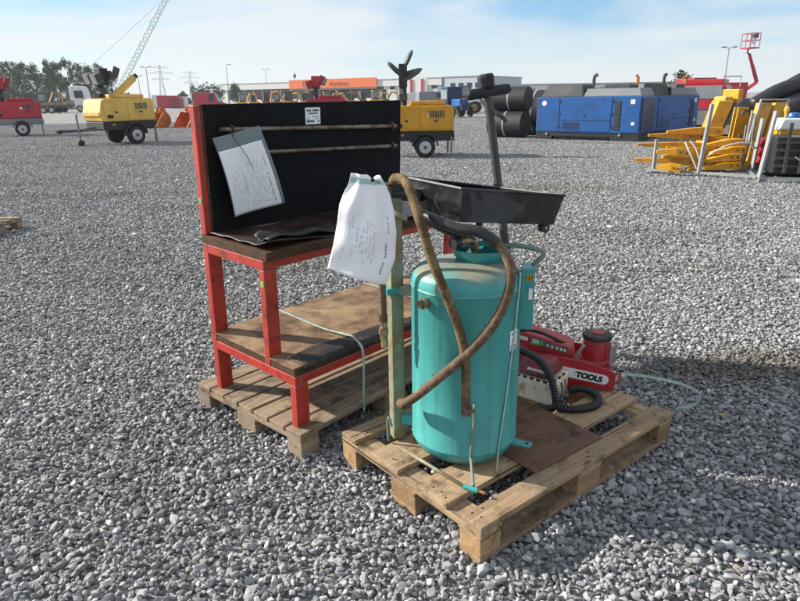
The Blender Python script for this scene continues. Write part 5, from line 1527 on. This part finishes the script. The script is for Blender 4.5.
for x in (-1.3, 1.0):
    for ya, yb in ((-1.15, -0.9), (0.9, 1.15)):
        wheel(lf, x, ya, yb, 0.42, 0.42, 'rim')
B0 = Vector((0.4, 0, 1.0)); B1 = Vector((2.15, 0, 2.15)); B2 = Vector((1.15, 0, 4.25))
MB().tube([B0, B1], 0.14, 4).build('lower_boom', M['b_red'], lf)
ub = MB().tube([B1, B2], [0.17, 0.13], 4).build('upper_boom', M['b_dred'], lf)
MB().tube([B1 + (B2 - B1) * 0.12 + Vector((0.14, 0, 0)), B1 + (B2 - B1) * 0.6 + Vector((0.12, 0, 0))], 0.05, 8).build('boom_ram', M['b_grey'], ub)
MB().tube([B2, B2 + Vector((-0.22, 0, 0.10)), B2 + Vector((-0.15, 0, 0.35))], 0.07, 8).build('jib', M['b_dark'], lf)
bb = B2 + Vector((-0.05, 0, 0.38))
flo = P_(lf, 'basket_floor', 'b_red', bb.x - 0.42, bb.x + 0.42, -0.55, 0.55, bb.z, bb.z + 0.09)
for k, (x, y) in enumerate(((-0.40, -0.53), (0.40, -0.53), (0.40, 0.53), (-0.40, 0.53), (0, -0.53), (0, 0.53))):
    MB().tube([(bb.x + x, y, bb.z + 0.09), (bb.x + x, y, bb.z + 1.1)], 0.028, 6).build('basket_post', M['b_red'], flo)
for z in (0.6, 1.1):
    MB().tube([(bb.x - 0.4, -0.53, bb.z + z), (bb.x + 0.4, -0.53, bb.z + z), (bb.x + 0.4, 0.53, bb.z + z), (bb.x - 0.4, 0.53, bb.z + z)], 0.03, 6, closed=True).build('basket_rail', M['b_red'], flo)
P_(flo, 'control_panel', 'b_dark', bb.x - 0.1, bb.x + 0.25, -0.5, -0.2, bb.z + 0.75, bb.z + 1.05)
P_(flo, 'notice_board', 'b_white', bb.x - 0.30, bb.x - 0.05, -0.575, -0.56, bb.z + 0.3, bb.z + 0.7)
rb_ = thing('red_machine', 'red machine hood with rails beyond the yellow boom arm', 'machine', (16.9, 34.0, 0), RAD(10))
P_(rb_, 'hood', 'b_red', -2.4, 0.5, -0.9, 0.9, 0.7, 1.7, 0.08)
P_(rb_, 'cab', 'b_dred', -2.2, -0.9, -0.8, 0.8, 1.701, 2.15, 0.05)
P_(rb_, 'cab_window', 'glass', -2.0, -1.1, -0.815, -0.801, 1.78, 2.08)
for x in (-1.8, 0.0):
    for ya, yb in ((-1.1, -0.9), (0.9, 1.1)):
        wheel(rb_, x, ya, yb, 0.45, 0.45)
MB().tube([(-0.6, -0.85, 1.7), (-0.6, -0.85, 2.2), (0.4, -0.85, 2.2), (0.4, -0.85, 1.7)], 0.03, 6).build('guard_rail', M['b_lgrey'], rb_)
ys_ = thing('yellow_machine', 'yellow machine top showing between red truck and yellow boom', 'machine', (12.2, 24.0, 0), RAD(15))
P_(ys_, 'chassis', 'b_dark', -0.9, 0.9, -0.5, 0.5, 0.3, 0.8)
P_(ys_, 'hood', 'y_paint', -0.35, 0.0, -0.3, 0.3, 0.801, 1.30, 0.05)
P_(ys_, 'guard', 'y_deep', 0.1, 0.3, -0.4, 0.4, 0.801, 1.55, 0.03)
for x in (-0.6, 0.6):
    for ya, yb in ((-0.72, -0.5), (0.5, 0.72)):
        wheel(ys_, x, ya, yb, 0.34, 0.34)
# ------------------------------------------------------------------ lamp posts
def lamp_post(label, x, y, h, double=False):
    t = thing('lamp_post', label, 'lamp post', (x, y, 0), 0, 'lamp posts around the yard')
    MB().tube([(0, 0, 0), (0, 0, h)], [0.14, 0.07], 8).build('pole', M['pylon'], t)
    for s in ((-1, 1) if double else (1,)):
        a = MB().tube([(0, 0, h), (0.7 * s, 0, h + 0.12)], 0.05, 6).build('arm', M['pylon'], t)
        P_(a, 'lamp', 'b_grey', min(0.45 * s, 1.25 * s), max(0.45 * s, 1.25 * s), -0.18, 0.18, h + 0.06, h + 0.22)
    return t
def gx(px, Y):                      # world x that shows at photo column px on the horizon, at depth Y
    return (px - 400) / 620.0 * (Y * 0.95 + 0.4)
lamp_post('tall double lamp post against the sky left of the boom lift', gx(725, 105), 105, 8.0, True)
lamp_post('thin lamp post between the crane and the first pylon', gx(154, 150), 150, 8.6, True)
lamp_post('shorter lamp post left of the first pylon', gx(145, 190), 190, 8.2)
lamp_post('lamp post at the left end of the long white hall', gx(233, 185), 185, 10.6)
lamp_post('distant lamp post above the hall roof left of the orange sign', gx(271, 230), 230, 11.2, True)

# ------------------------------------------------------------------ lattice pylons and lines
def lattice(mb, c0, w0, c1, w1, n, r):
    """four-legged lattice between two squares"""
    def cs(c, w): return [Vector(c) + Vector((a * w / 2, b * w / 2, 0)) for a, b in ((-1, -1), (1, -1), (1, 1), (-1, 1))]
    A_, B_ = cs(c0, w0), cs(c1, w1)
    for k in range(4):
        mb.tube([A_[k], B_[k]], r, 4)
    for i in range(n):
        f0, f1 = i / n, (i + 1) / n
        for k in range(4):
            k2 = (k + 1) % 4
            mb.tube([A_[k].lerp(B_[k], f0), A_[k2].lerp(B_[k2], f1)], r * 0.6, 3)
            mb.tube([A_[k].lerp(B_[k], f1), A_[k2].lerp(B_[k2], f1)], r * 0.6, 3)
def pylon(label, x, y, h):
    t = thing('power_pylon', label, 'pylon', (x, y, 0), RAD(12), 'power pylons on the skyline')
    mb = MB()
    lattice(mb, (0, 0, 0), 7, (0, 0, h * 0.62), 2.2, 6, 0.22)
    lattice(mb, (0, 0, h * 0.62), 2.2, (0, 0, h), 1.0, 5, 0.18)
    mb.build('tower', M['pylon'], t)
    for z, w in ((h * 0.62, 9), (h * 0.78, 12.5), (h * 0.93, 8)):
        a = MB()
        for s in (-1, 1):
            for dy in (-0.8, 0.8):
                a.tube([(0, dy, z), (w * s, 0, z + 0.3)], 0.16, 4); a.tube([(0, dy, z + 2.2), (w * s, 0, z + 0.3)], 0.13, 4)
            for k in range(1, 4):
                f = k / 4
                a.tube([(w * s * f, 0.8 * (1 - f), z + 0.3 * f), (w * s * f, 0.8 * (1 - f), z + 2.2 - 1.9 * f)], 0.1, 3)
            a.tube([(w * s * 0.95, 0, z + 0.2), (w * s * 0.95, 0, z - 1.6)], 0.12, 4)
        a.build('cross_arm', M['pylon'], t)
    return t
py1 = pylon('nearer lattice power pylon left of the workbench', gx(167, 700), 700, 37)
py2 = pylon('farther, smaller lattice power pylon just left of the workbench', gx(196, 880), 880, 38)
pl_ = thing('power_lines', 'thin power lines strung between the two pylons', 'power lines', (gx(167, 700), 700, 0))
Ax, Bx = Vector((gx(167, 700), 700, 0)), Vector((gx(196, 880), 880, 0))
for z, w in ((0.62, 8.5), (0.78, 12), (0.93, 7.6)):
    for s in (-1, 1):
        of = Vector((math.cos(RAD(12)), math.sin(RAD(12)), 0)) * (w * s)
        p = Ax + of + Vector((0, 0, 37 * z - 1.4)); q = Bx + of + Vector((0, 0, 38 * z - 1.4))
        pts = [p.lerp(q, k / 10) - Vector((0, 0, 4 * 3.0 * (k / 10) * (1 - k / 10))) for k in range(11)]
        MB().tube(pts, 0.04, 4).build('wire', M['pylon'], pl_, world=True)
        q0 = p + Vector((-260, -30, -4))
        pts = [p.lerp(q0, k / 10) - Vector((0, 0, 4 * 6.0 * (k / 10) * (1 - k / 10))) for k in range(11)]
        MB().tube(pts, 0.035, 4).build('wire', M['pylon'], pl_, world=True)

# ------------------------------------------------------------------ lattice boom crane
cb = Vector((gx(119, 150), 150, 2.2)); ct = Vector((-50.6, 152, 23.5))
cr_ = thing('lattice_crane', 'teal lattice boom crane rising out of the picture behind the truck', 'crane', (cb.x, cb.y, 0))
mb = MB()
d = (ct - cb).normalized(); sx1 = Vector((0, 1, 0)); sx2 = d.cross(sx1).normalized()
def cs(c, w): return [c + sx1 * (a * w) + sx2 * (b * w) for a, b in ((-1, -1), (1, -1), (1, 1), (-1, 1))]
A_, B_ = cs(cb, 0.55), cs(ct, 0.45)
for k in range(4):
    mb.tube([A_[k], B_[k]], 0.075, 4)
nn = 26
for i in range(nn):
    for k in range(4):
        k2 = (k + 1) % 4
        mb.tube([A_[k].lerp(B_[k], i / nn), A_[k2].lerp(B_[k2], (i + 1) / nn)], 0.045, 3)
mb.build('lattice_boom', M['crane_teal'], cr_, world=True)
P_(cr_, 'upper_body', 'crane_teal', -3.6, 0.8, -1.5, 1.5, 1.2, 3.0, 0.1)
P_(cr_, 'cab', 'crane_teal', 0.81, 2.2, -1.3, 0.2, 1.3, 3.1, 0.1)
P_(cr_, 'cab_window', 'glass', 1.0, 2.0, -1.32, -1.301, 2.0, 2.9)
for y in (-1.9, 1.3):
    P_(cr_, 'crawler_track', 'b_black', -3.2, 3.0, y, y + 0.6, 0.0, 1.1, 0.3)
gp = cb + Vector((-3.4, 0, 7.6))
MB().tube([cb + Vector((-1.5, 0, 0.8)), gp], 0.12, 5).build('gantry', M['crane_teal'], cr_, world=True)
MB().tube([gp, ct], 0.035, 4).build('pendant_rope', M['b_dark'], cr_, world=True)
MB().tube([gp, cb + Vector((-3.4, 0, 0.8))], 0.04, 4).build('luffing_rope', M['b_dark'], cr_, world=True)

# ------------------------------------------------------------------ hall with orange sign
hall_A = Vector((-62.0, 232.0, 0)); hall_B = Vector((13.0, 190.0, 0))
hd_ = (hall_B - hall_A); HL = hd_.length
hall = thing('white_hall', 'long white hall with dark glazing and orange sign', 'building', tuple(hall_A), math.atan2(hd_.y, hd_.x))
P_(hall, 'wall', 'wall_white', 0, HL, 0, 40, 0, 6.2)
P_(hall, 'parapet', 'wall_white', -0.2, HL + 0.2, -0.4, -0.01, 4.6, 6.5)
P_(hall, 'roof', 'roof_grey', -0.2, HL + 0.2, 0, 40.2, 6.51, 6.7)
P_(hall, 'roof_edge', 'b_grey', -0.25, HL + 0.25, -0.45, -0.401, 6.35, 6.55)
np_ = 16
gw = HL * 0.74
for k in range(np_):
    x0 = 3.0 + k * (gw / np_)
    P_(hall, 'glass_pane', 'glass', x0 + 0.12, x0 + gw / np_ - 0.12, -0.15, -0.02, 1.3, 4.55)
    MB().box(x0 - 0.11, x0 + 0.11, -0.25, -0.02, 0.0, 4.58).build('mullion', M['b_lgrey'], hall)
P_(hall, 'plinth', 'wall_white', 3.0, 3.0 + gw, -0.12, -0.015, 0.0, 1.28)
sg = P_(hall, 'orange_sign', 'sign_orange', 31.0, 64.5, -0.9, -0.46, 4.5, 7.2)
text_mesh('EURO', 2.5, 0.02, M['sign_text'], 'lettering', sg, T(36.5, -0.94, 5.0) @ Rx(RAD(90)), bold=0.03)
text_mesh('Auctions', 2.1, 0.02, M['sign_text'], 'lettering', sg, T(47.0, -0.94, 5.1) @ Rx(RAD(90)), bold=0.02)
P_(hall, 'grey_band', 'b_lgrey', 31.0, 64.5, -0.6, -0.46, 4.0, 4.45)
for x in (76.0, 79.6):
    P_(hall, 'red_column', 'b_red', x, x + 0.7, -0.7, -0.46, 0.5, 6.4)
P_(hall, 'white_column_panel', 'wall_white', 74.5, 81.6, -0.455, -0.42, 1.0, 6.9)
for x in (69.0, 83.0):
    P_(hall, 'small_window', 'glass', x, x + 1.6, -0.47, -0.405, 3.6, 4.6)
MB().tube([(30.5, 3, 6.7), (30.5, 3, 10.2)], 0.08, 6).build('roof_mast', M['b_dark'], hall)
MB().lathe([(0.3, 8.0), (0.45, 8.3), (0.45, 8.9), (0.2, 9.2)], 10, T(30.5, 3, 0)).build('mast_unit', M['b_dark'], hall)
off_ = thing('grey_office_block', 'pale grey office wing with a row of small windows right of the hall', 'building', (13.6, 189.5, 0), RAD(-32))
P_(off_, 'wall', 'wall_blue', 0, 12, 0, 30, 0, 6.6)
P_(off_, 'roof', 'roof_grey', -0.2, 12.2, -0.2, 30.2, 6.61, 6.85)
for k in range(4):
    wd_ = P_(off_, 'window', 'glass', 2.2 + k * 2.6, 3.7 + k * 2.6, -0.08, -0.005, 3.6, 5.0)
    P_(wd_, 'sill', 'b_white', 2.1 + k * 2.6, 3.8 + k * 2.6, -0.16, -0.081, 3.45, 3.58)
low = thing('low_shed', 'low pale shed behind the black rolls and generator', 'building', (30, 175, 0), RAD(-4))
P_(low, 'wall', 'wall_white', 0, 46, 0, 25, 0, 3.9)
P_(low, 'roof', 'roof_grey', -0.3, 46.3, -0.3, 25.3, 3.91, 4.2)
for k in range(6):
    P_(low, 'door', 'b_lgrey', 3 + k * 7, 7 + k * 7, -0.1, -0.01, 0.0, 3.2)

# ------------------------------------------------------------------ row of diggers before the hall
def digger(label, loc, rz, mat, group, s=1.0, pose=0):
    t = thing('mini_digger', label, 'digger', loc, rz, group); t.scale = (s,) * 3
    for y in (-0.75, 0.45):
        P_(t, 'track', 'b_black', -0.9, 0.9, y, y + 0.3, 0.0, 0.45, 0.12)
    P_(t, 'body', mat, -1.0, 0.5, -0.65, 0.65, 0.55, 1.15, 0.1)
    P_(t, 'turntable', 'b_dark', -0.5, 0.4, -0.4, 0.4, 0.3, 0.549)
    c = P_(t, 'cab', 'b_dark', -0.45, 0.45, -0.6, 0.25, 1.151, 2.3, 0.05)
    P_(c, 'cab_window', 'windshield', -0.35, 0.35, -0.615, -0.601, 1.4, 2.15)
    P_(c, 'cab_roof', mat, -0.5, 0.5, -0.63, 0.28, 2.301, 2.38)
    k = pose
    p0, p1, p2, p3 = Vector((0.5, 0.35, 0.9)), Vector((1.2, 0.35, 2.2 + 0.25 * k)), Vector((2.1, 0.35, 2.0 + 0.2 * k)), Vector((2.3, 0.35, 0.7))
    MB().tube([p0, p1, p2], 0.13, 4).build('boom', M[mat], t)
    MB().tube([p2, p3], 0.10, 4).build('dipper', M[mat], t)
    MB().hexa([p3 + Vector((-0.35, -0.25, -0.4)), p3 + Vector((0.1, -0.25, -0.4)), p3 + Vector((0.1, 0.25, -0.4)), p3 + Vector((-0.35, 0.25, -0.4))], [p3 + Vector((-0.2, -0.25, 0.05)), p3 + Vector((0.12, -0.25, 0.05)), p3 + Vector((0.12, 0.25, 0.05)), p3 + Vector((-0.2, 0.25, 0.05))]).build('bucket', M['b_dark'], t)
    P_(t, 'blade', mat, 1.0, 1.1, -0.7, 0.7, 0.05, 0.4)
    return t
r = random.Random(4)
spots = [(246, 96, 'y_paint'), (257, 98, 'y_paint'), (270, 104, 'b_dred'), (281, 102, 'brown_machine'), (292, 90, 'b_orange_machine'), (309, 95, 'y_paint'), (314, 99, 'brown_machine'), (330, 90, 'b_orange_machine'), (344, 100, 'b_dark'), (354, 96, 'y_paint'), (366, 97, 'brown_machine'), (378, 94, 'y_paint'), (386, 98, 'brown_machine')]
nouns = {'y_paint': 'yellow', 'b_dred': 'maroon', 'brown_machine': 'brown', 'b_orange_machine': 'orange', 'b_dark': 'dark grey'}
seen = {}
for px, Y, mt_ in spots:
    seen.setdefault(mt_, []).append(px)
ordn = ['leftmost', 'second from left', 'third from left', 'fourth from left', 'fifth from left', 'sixth from left']
for i, (px, Y, mt_) in enumerate(spots):
    k = seen[mt_].index(px); one = len(seen[mt_]) == 1
    lab = ('the only %s digger in the row before the white hall' % nouns[mt_]) if one else ('%s of the %s diggers in the row before the white hall' % (ordn[k], nouns[mt_]))
    digger(lab, (gx(px, Y), Y, 0), RAD(r.choice([0, 20, 170, 200, -30, 215])), mt_, 'diggers parked before the white hall', r.uniform(0.92, 1.1), r.uniform(-0.6, 0.8))

# ------------------------------------------------------------------ other far vehicles
def van(label, loc, rz, mat, Lv=4.8, hv=2.1, cat='van', name='parked_van', group=None):
    t = thing(name, label, cat, loc, rz, group)
    prof = [(-Lv / 2, 0.35), (Lv / 2, 0.35), (Lv / 2, 0.95), (Lv / 2 - 0.9, 1.15), (Lv / 2 - 1.5, hv), (-Lv / 2, hv)]
    b = MB().prism(prof, -0.9, 0.9).build('body', M[mat], t, bevel=0.06)
    for y0, y1 in ((-0.915, -0.901), (0.901, 0.915)):
        P_(b, 'side_window', 'glass', Lv / 2 - 2.3, Lv / 2 - 1.6, y0, y1, 1.25, hv - 0.2)
    MB().hexa([(Lv / 2 - 0.93, -0.8, 1.2), (Lv / 2 - 0.9, -0.8, 1.2), (Lv / 2 - 0.9, 0.8, 1.2), (Lv / 2 - 0.93, 0.8, 1.2)], [(Lv / 2 - 1.46, -0.8, hv - 0.1), (Lv / 2 - 1.40, -0.8, hv - 0.1), (Lv / 2 - 1.40, 0.8, hv - 0.1), (Lv / 2 - 1.46, 0.8, hv - 0.1)]).build('windscreen', M['glass'], b)
    for x in (-Lv / 2 + 0.9, Lv / 2 - 0.9):
        for ya, yb in ((-0.93, -0.72), (0.72, 0.93)):
            wheel(t, x, ya, yb, 0.33, 0.33)
    return t
van('small white van parked right of the brown wheel loader', (gx(482, 62), 62, 0), RAD(170), 'b_white')
van('grey van parked behind the yellow lighting tower at the hall', (gx(437, 90), 90, 0), RAD(15), 'b_grey')
van('white van in front of the hall, behind the petal lamps', (gx(409, 110), 110, 0), RAD(185), 'b_white')
# blue tractor
bt = thing('blue_tractor', 'dark blue tractor parked between yellow lighting tower and wheel loader', 'tractor', (gx(456, 47), 47, 0), RAD(-70))
P_(bt, 'hood', 'b_blue', 0.3, 1.8, -0.35, 0.35, 0.75, 1.25, 0.06)
c = P_(bt, 'cab', 'b_navy', -0.9, 0.29, -0.6, 0.6, 0.75, 2.0, 0.06)
P_(c, 'cab_window', 'windshield', -0.8, 0.2, -0.615, -0.601, 1.25, 1.9)
P_(c, 'cab_roof', 'b_blue', -0.95, 0.35, -0.65, 0.65, 2.001, 2.1, 0.02)
P_(bt, 'counterweight', 'b_navy', 1.801, 2.0, -0.3, 0.3, 0.5, 0.95)
for ya, yb in ((-0.95, -0.61), (0.61, 0.95)):
    wheel(bt, -0.4, ya, yb, 0.58, 0.58, 'b_blue'); wheel(bt, 1.4, ya + (0.2 if ya < 0 else 0), yb - (0 if ya < 0 else 0.2), 0.38, 0.38, 'b_blue')
# wheel loader
wl = thing('wheel_loader', 'brown yellow wheel loader parked right of the blue tractor', 'wheel loader', (gx(470, 57), 57, 0), RAD(-12))
P_(wl, 'rear_body', 'brown_machine', -1.7, -0.1, -0.6, 0.6, 0.6, 1.35, 0.08)
c = P_(wl, 'cab', 'b_dark', -0.7, 0.3, -0.55, 0.55, 1.351, 2.3, 0.04)
P_(c, 'cab_window', 'windshield', -0.6, 0.2, -0.565, -0.551, 1.5, 2.2)
MB().tube([(0.2, -0.3, 1.2), (1.1, -0.3, 1.25), (1.7, -0.3, 0.5)], 0.09, 4).build('lift_arm', M['brown_machine'], wl)
MB().tube([(0.2, 0.3, 1.2), (1.1, 0.3, 1.25), (1.7, 0.3, 0.5)], 0.09, 4).build('lift_arm', M['brown_machine'], wl)
MB().prism([(1.6, 0.1), (2.3, 0.08), (2.0, 0.3), (1.85, 0.75), (1.65, 0.6)], -0.85, 0.85).build('bucket', M['brown_machine'], wl)
P_(wl, 'front_frame', 'b_dark', -0.05, 1.2, -0.4, 0.4, 0.5, 0.9)
for x in (-1.2, 0.7):
    for ya, yb in ((-0.95, -0.61), (0.61, 0.95)):
        wheel(wl, x, ya, yb, 0.5, 0.5, 'brown_machine')
# white truck with low bed
wt = thing('white_truck', 'white truck with low dark bed in front of the trees', 'truck', (gx(86, 98), 98, 0), RAD(2))
cab_ = MB().prism([(-1.1, 0.7), (1.1, 0.7), (1.15, 1.7), (0.85, 3.3), (0.5, 3.7), (-1.1, 3.7)], -1.2, 1.2).build('cab', M['b_white'], wt, bevel=0.15)
MB().prism([(-0.35, 2.0), (1.02, 2.0), (0.84, 3.05), (-0.35, 3.05)], -1.23, -1.201).build('side_window', M['glass'], cab_)
P_(wt, 'bumper', 'b_dark', 0.4, 1.25, -1.2, 1.2, 0.35, 0.69)
P_(wt, 'chassis', 'b_dark', -6.0, -1.11, -0.5, 0.5, 0.7, 1.1)
P_(wt, 'load', 'brown_machine', -5.0, -2.2, -1.1, 1.1, 1.11, 1.5)
for x in (0.2, -3.2, -4.6):
    for ya, yb in ((-1.25, -0.9), (0.9, 1.25)):
        wheel(wt, x, ya, yb, 0.5, 0.5)
dk = thing('dark_trailer', 'low dark flat trailer left of the white truck', 'trailer', (gx(61, 92), 92, 0), RAD(3))
P_(dk, 'deck', 'b_dark', -2.6, 2.0, -1.1, 1.1, 0.8, 1.15)
P_(dk, 'front_board', 'brown_machine', 1.8, 2.0, -1.1, 1.1, 1.151, 1.7)
for x in (-1.4, -0.3):
    for ya, yb in ((-1.2, -0.9), (0.9, 1.2)):
        wheel(dk, x, ya, yb, 0.45, 0.45)
digger('brown excavator with raised arm under the trees at the left', (gx(48, 105), 105, 0), RAD(15), 'brown_machine', 'excavators at the tree line', 1.25, 0.6)
# containers and vans behind the orange buckets
def container(label, px, Y, Lc, mat, rz=0, h=2.4):
    t = thing('site_container', label, 'container', (gx(px, Y), Y, 0), rz, 'containers far behind the buckets')
    b = P_(t, 'box', mat, -Lc / 2, Lc / 2, -1.2, 1.2, 0.12, h)
    for k in range(int(Lc / 0.6)):
        P_(b, 'rib', mat, -Lc / 2 + 0.2 + k * 0.6, -Lc / 2 + 0.42 + k * 0.6, -1.24, -1.201, 0.25, h - 0.15)
    P_(t, 'skid', 'b_dark', -Lc / 2, Lc / 2, -1.1, 1.1, 0.0, 0.119)
container('dull red container far behind the orange buckets', 173, 135, 4.2, 'b_red')
container('white container left of the dull red one', 163, 140, 2.2, 'b_white', h=2.6)
container('white container right of the dull red one', 184, 138, 2.6, 'b_white', h=2.2)
container('small maroon container next to the workbench edge', 181, 128, 1.6, 'b_dred', h=1.9)
rv = van('red crew van showing above the left end of the bench panel', (gx(214, 100), 100, 0), RAD(5), 'b_red', 4.6, 2.5)

# ------------------------------------------------------------------ trees
def leaf_mat(name, a, b):
    m, nt, bs = newmat(name)
    vec, oi = obj_coords(nt)
    g_ = N(nt, 'ShaderNodeNewGeometry')
    c = ramp(nt, g_.outputs['Random Per Island'], [(0, a), (1, b)])
    nt.links.new(c, bs.inputs['Base Color']); bs.inputs['Roughness'].default_value = 0.7
    bs.inputs['Specular IOR Level'].default_value = 0.2
    return m
M['leaf_a'] = leaf_mat('poplar_leaves', (0.035, 0.06, 0.03), (0.11, 0.145, 0.075))
M['leaf_b'] = leaf_mat('bush_leaves', (0.02, 0.045, 0.015), (0.07, 0.10, 0.035))
M['bark'] = flat('bark', (0.09, 0.075, 0.06), 0.9)
def tree(label, x, y, h, w, seed, mat='leaf_a', name='poplar_tree', group='trees along the left skyline', nleaf=2400, ls=0.42, low=0.12):
    t = thing(name, label, 'tree', (x, y, 0), 0, group)
    r = random.Random(seed); R = np.random.default_rng(seed)
    tr_ = MB().tube([(0, 0, 0), (0.05 * h * r.uniform(-.3, .3), 0, h * 0.4), (0.1, 0, h * 0.85)], [0.028 * h * 0.8, 0.018 * h * 0.8, 0.004 * h], 8)
    for k in range(7):
        z = h * r.uniform(0.2, 0.75); a = r.uniform(0, 6.28); l = w * r.uniform(0.5, 0.9)
        tr_.tube([(0, 0, z), (math.cos(a) * l * 0.5, math.sin(a) * l * 0.5, z + l * 0.5), (math.cos(a) * l * 0.8, math.sin(a) * l * 0.8, z + l * 1.1)], [0.010 * h, 0.006 * h, 0.002 * h], 5)
    tr_.build('trunk', M['bark'], t)
    # clumps of leaves through the crown
    cl = []
    for k in range(34):
        z = h * (low + (1 - low) * R.random() ** 0.85)
        f = (z / h - low) / (1 - low)
        rad = w * (0.35 + 0.65 * math.sin(math.pi * min(1, 0.18 + f * 0.82)) ** 0.8) * (0.55 + 0.45 * R.random())
        a = R.random() * 6.28
        rr = rad * R.random() ** 0.5
        cl.append((rr * math.cos(a), rr * math.sin(a), min(z, h * 0.97), w * R.uniform(0.18, 0.36)))
    vs = []; fs = []
    per = nleaf // len(cl)
    for (cx, cy, cz, cr) in cl:
        d = R.normal(size=(per, 3)); d /= np.linalg.norm(d, axis=1)[:, None]
        p = np.array([cx, cy, cz]) + d * (cr * R.random((per, 1)) ** 0.5) * np.array([1, 1, 1.35])
        for q in p:
            a = R.normal(size=3); a /= np.linalg.norm(a); b = np.cross(a, R.normal(size=3)); b /= np.linalg.norm(b)
            s = ls * R.uniform(0.5, 1.0)
            n0 = len(vs)
            vs += [tuple(q - a * s * 0.5), tuple(q + b * s * 0.35), tuple(q + a * s * 0.5), tuple(q - b * s * 0.35)]
            fs.append((n0, n0 + 1, n0 + 2, n0 + 3))
    me = bpy.data.meshes.new('crown'); me.from_pydata(vs, [], fs)
    mesh_obj('crown', me, M[mat], t)
    return t
tl = [(3, 150, 11.0, 2.6), (14, 152, 10.2, 2.4), (24, 158, 10.5, 2.6), (33, 150, 9.8, 2.3), (43, 156, 9.6, 2.5), (49, 168, 8.2, 2.2), (57, 150, 10.3, 2.3), (66, 156, 10.2, 2.5), (76, 152, 10.6, 2.5), (86, 158, 10.0, 2.6), (96, 154, 9.0, 2.3), (107, 158, 9.6, 2.5), (117, 156, 8.0, 2.3), (-9, 152, 11.5, 2.8), (8, 172, 11, 3), (29, 176, 10.8, 3), (62, 176, 10.6, 3), (91, 176, 10.4, 3)]
order = sorted(range(14), key=lambda i: tl[i][0])
nth = ['outermost', 'second', 'third', 'fourth', 'fifth', 'sixth', 'seventh', 'eighth', 'ninth', 'tenth', 'eleventh', 'twelfth', 'thirteenth', 'fourteenth']
for i, (px, Y, h, w) in enumerate(tl):
    if i < 14:
        lab = nth[order.index(i)] + ' tall poplar from the left edge, front row on the skyline'
    else:
        lab = nth[i - 14].replace('outermost', 'first') + ' poplar from the left in the rear row on the skyline'
    tree(lab, gx(px, Y), Y, h, w, 40 + i)
bl = [(188, 190, 3.2, 2.4, 'dark rounded tree far behind the containers'), (203, 185, 5.2, 4.2, 'large rounded tree just left of the bench panel'), (218, 190, 5.0, 4.0, 'rounded tree above the left end of the bench panel'), (240, 195, 5.4, 2.6, 'grey green tree before the left end of the hall'), (131, 185, 3.0, 2.6, 'low tree right of the yellow mast arm')]
for i, (px, Y, h, w, lab) in enumerate(bl):
    tree(lab, gx(px, Y), Y, h, w, 80 + i, 'leaf_b', 'round_tree', 'rounded trees far off', 1600, 0.6, 0.05)
tree('bushy tree crown above the red truck at the right', gx(682, 75), 75, 3.4, 1.6, 99, 'leaf_b', 'round_tree', 'rounded trees far off', 1500, 0.3, 0.1)
hg = []
for i in range(5):
    tree(['first', 'second', 'third', 'fourth', 'fifth'][i] + ' low bush from the left under the poplars', gx(8 + i * 24, 140), 140, 3.6, 3.4, 120 + i, 'leaf_a', 'bush', 'bushes under the poplars', 1500, 0.5, 0.02)
# ------------------------------------------------------------------ hazy air
hz = MB().box(-1200, 1200, -80, 1150, -1.2, 48)
ho_ = hz.build('haze', None)
ho_['kind'] = 'stuff'
hm = bpy.data.materials.new('haze_air'); hm.use_nodes = True
hn = hm.node_tree; hn.nodes.clear()
oo = hn.nodes.new('ShaderNodeOutputMaterial'); pv = hn.nodes.new('ShaderNodeVolumePrincipled')
pv.inputs['Color'].default_value = (0.84, 0.91, 0.98, 1)
pv.inputs['Density'].default_value = 0.00036
pv.inputs['Anisotropy'].default_value = 0.2
hn.links.new(pv.outputs['Volume'], oo.inputs['Volume'])
ho_.data.materials.append(hm)
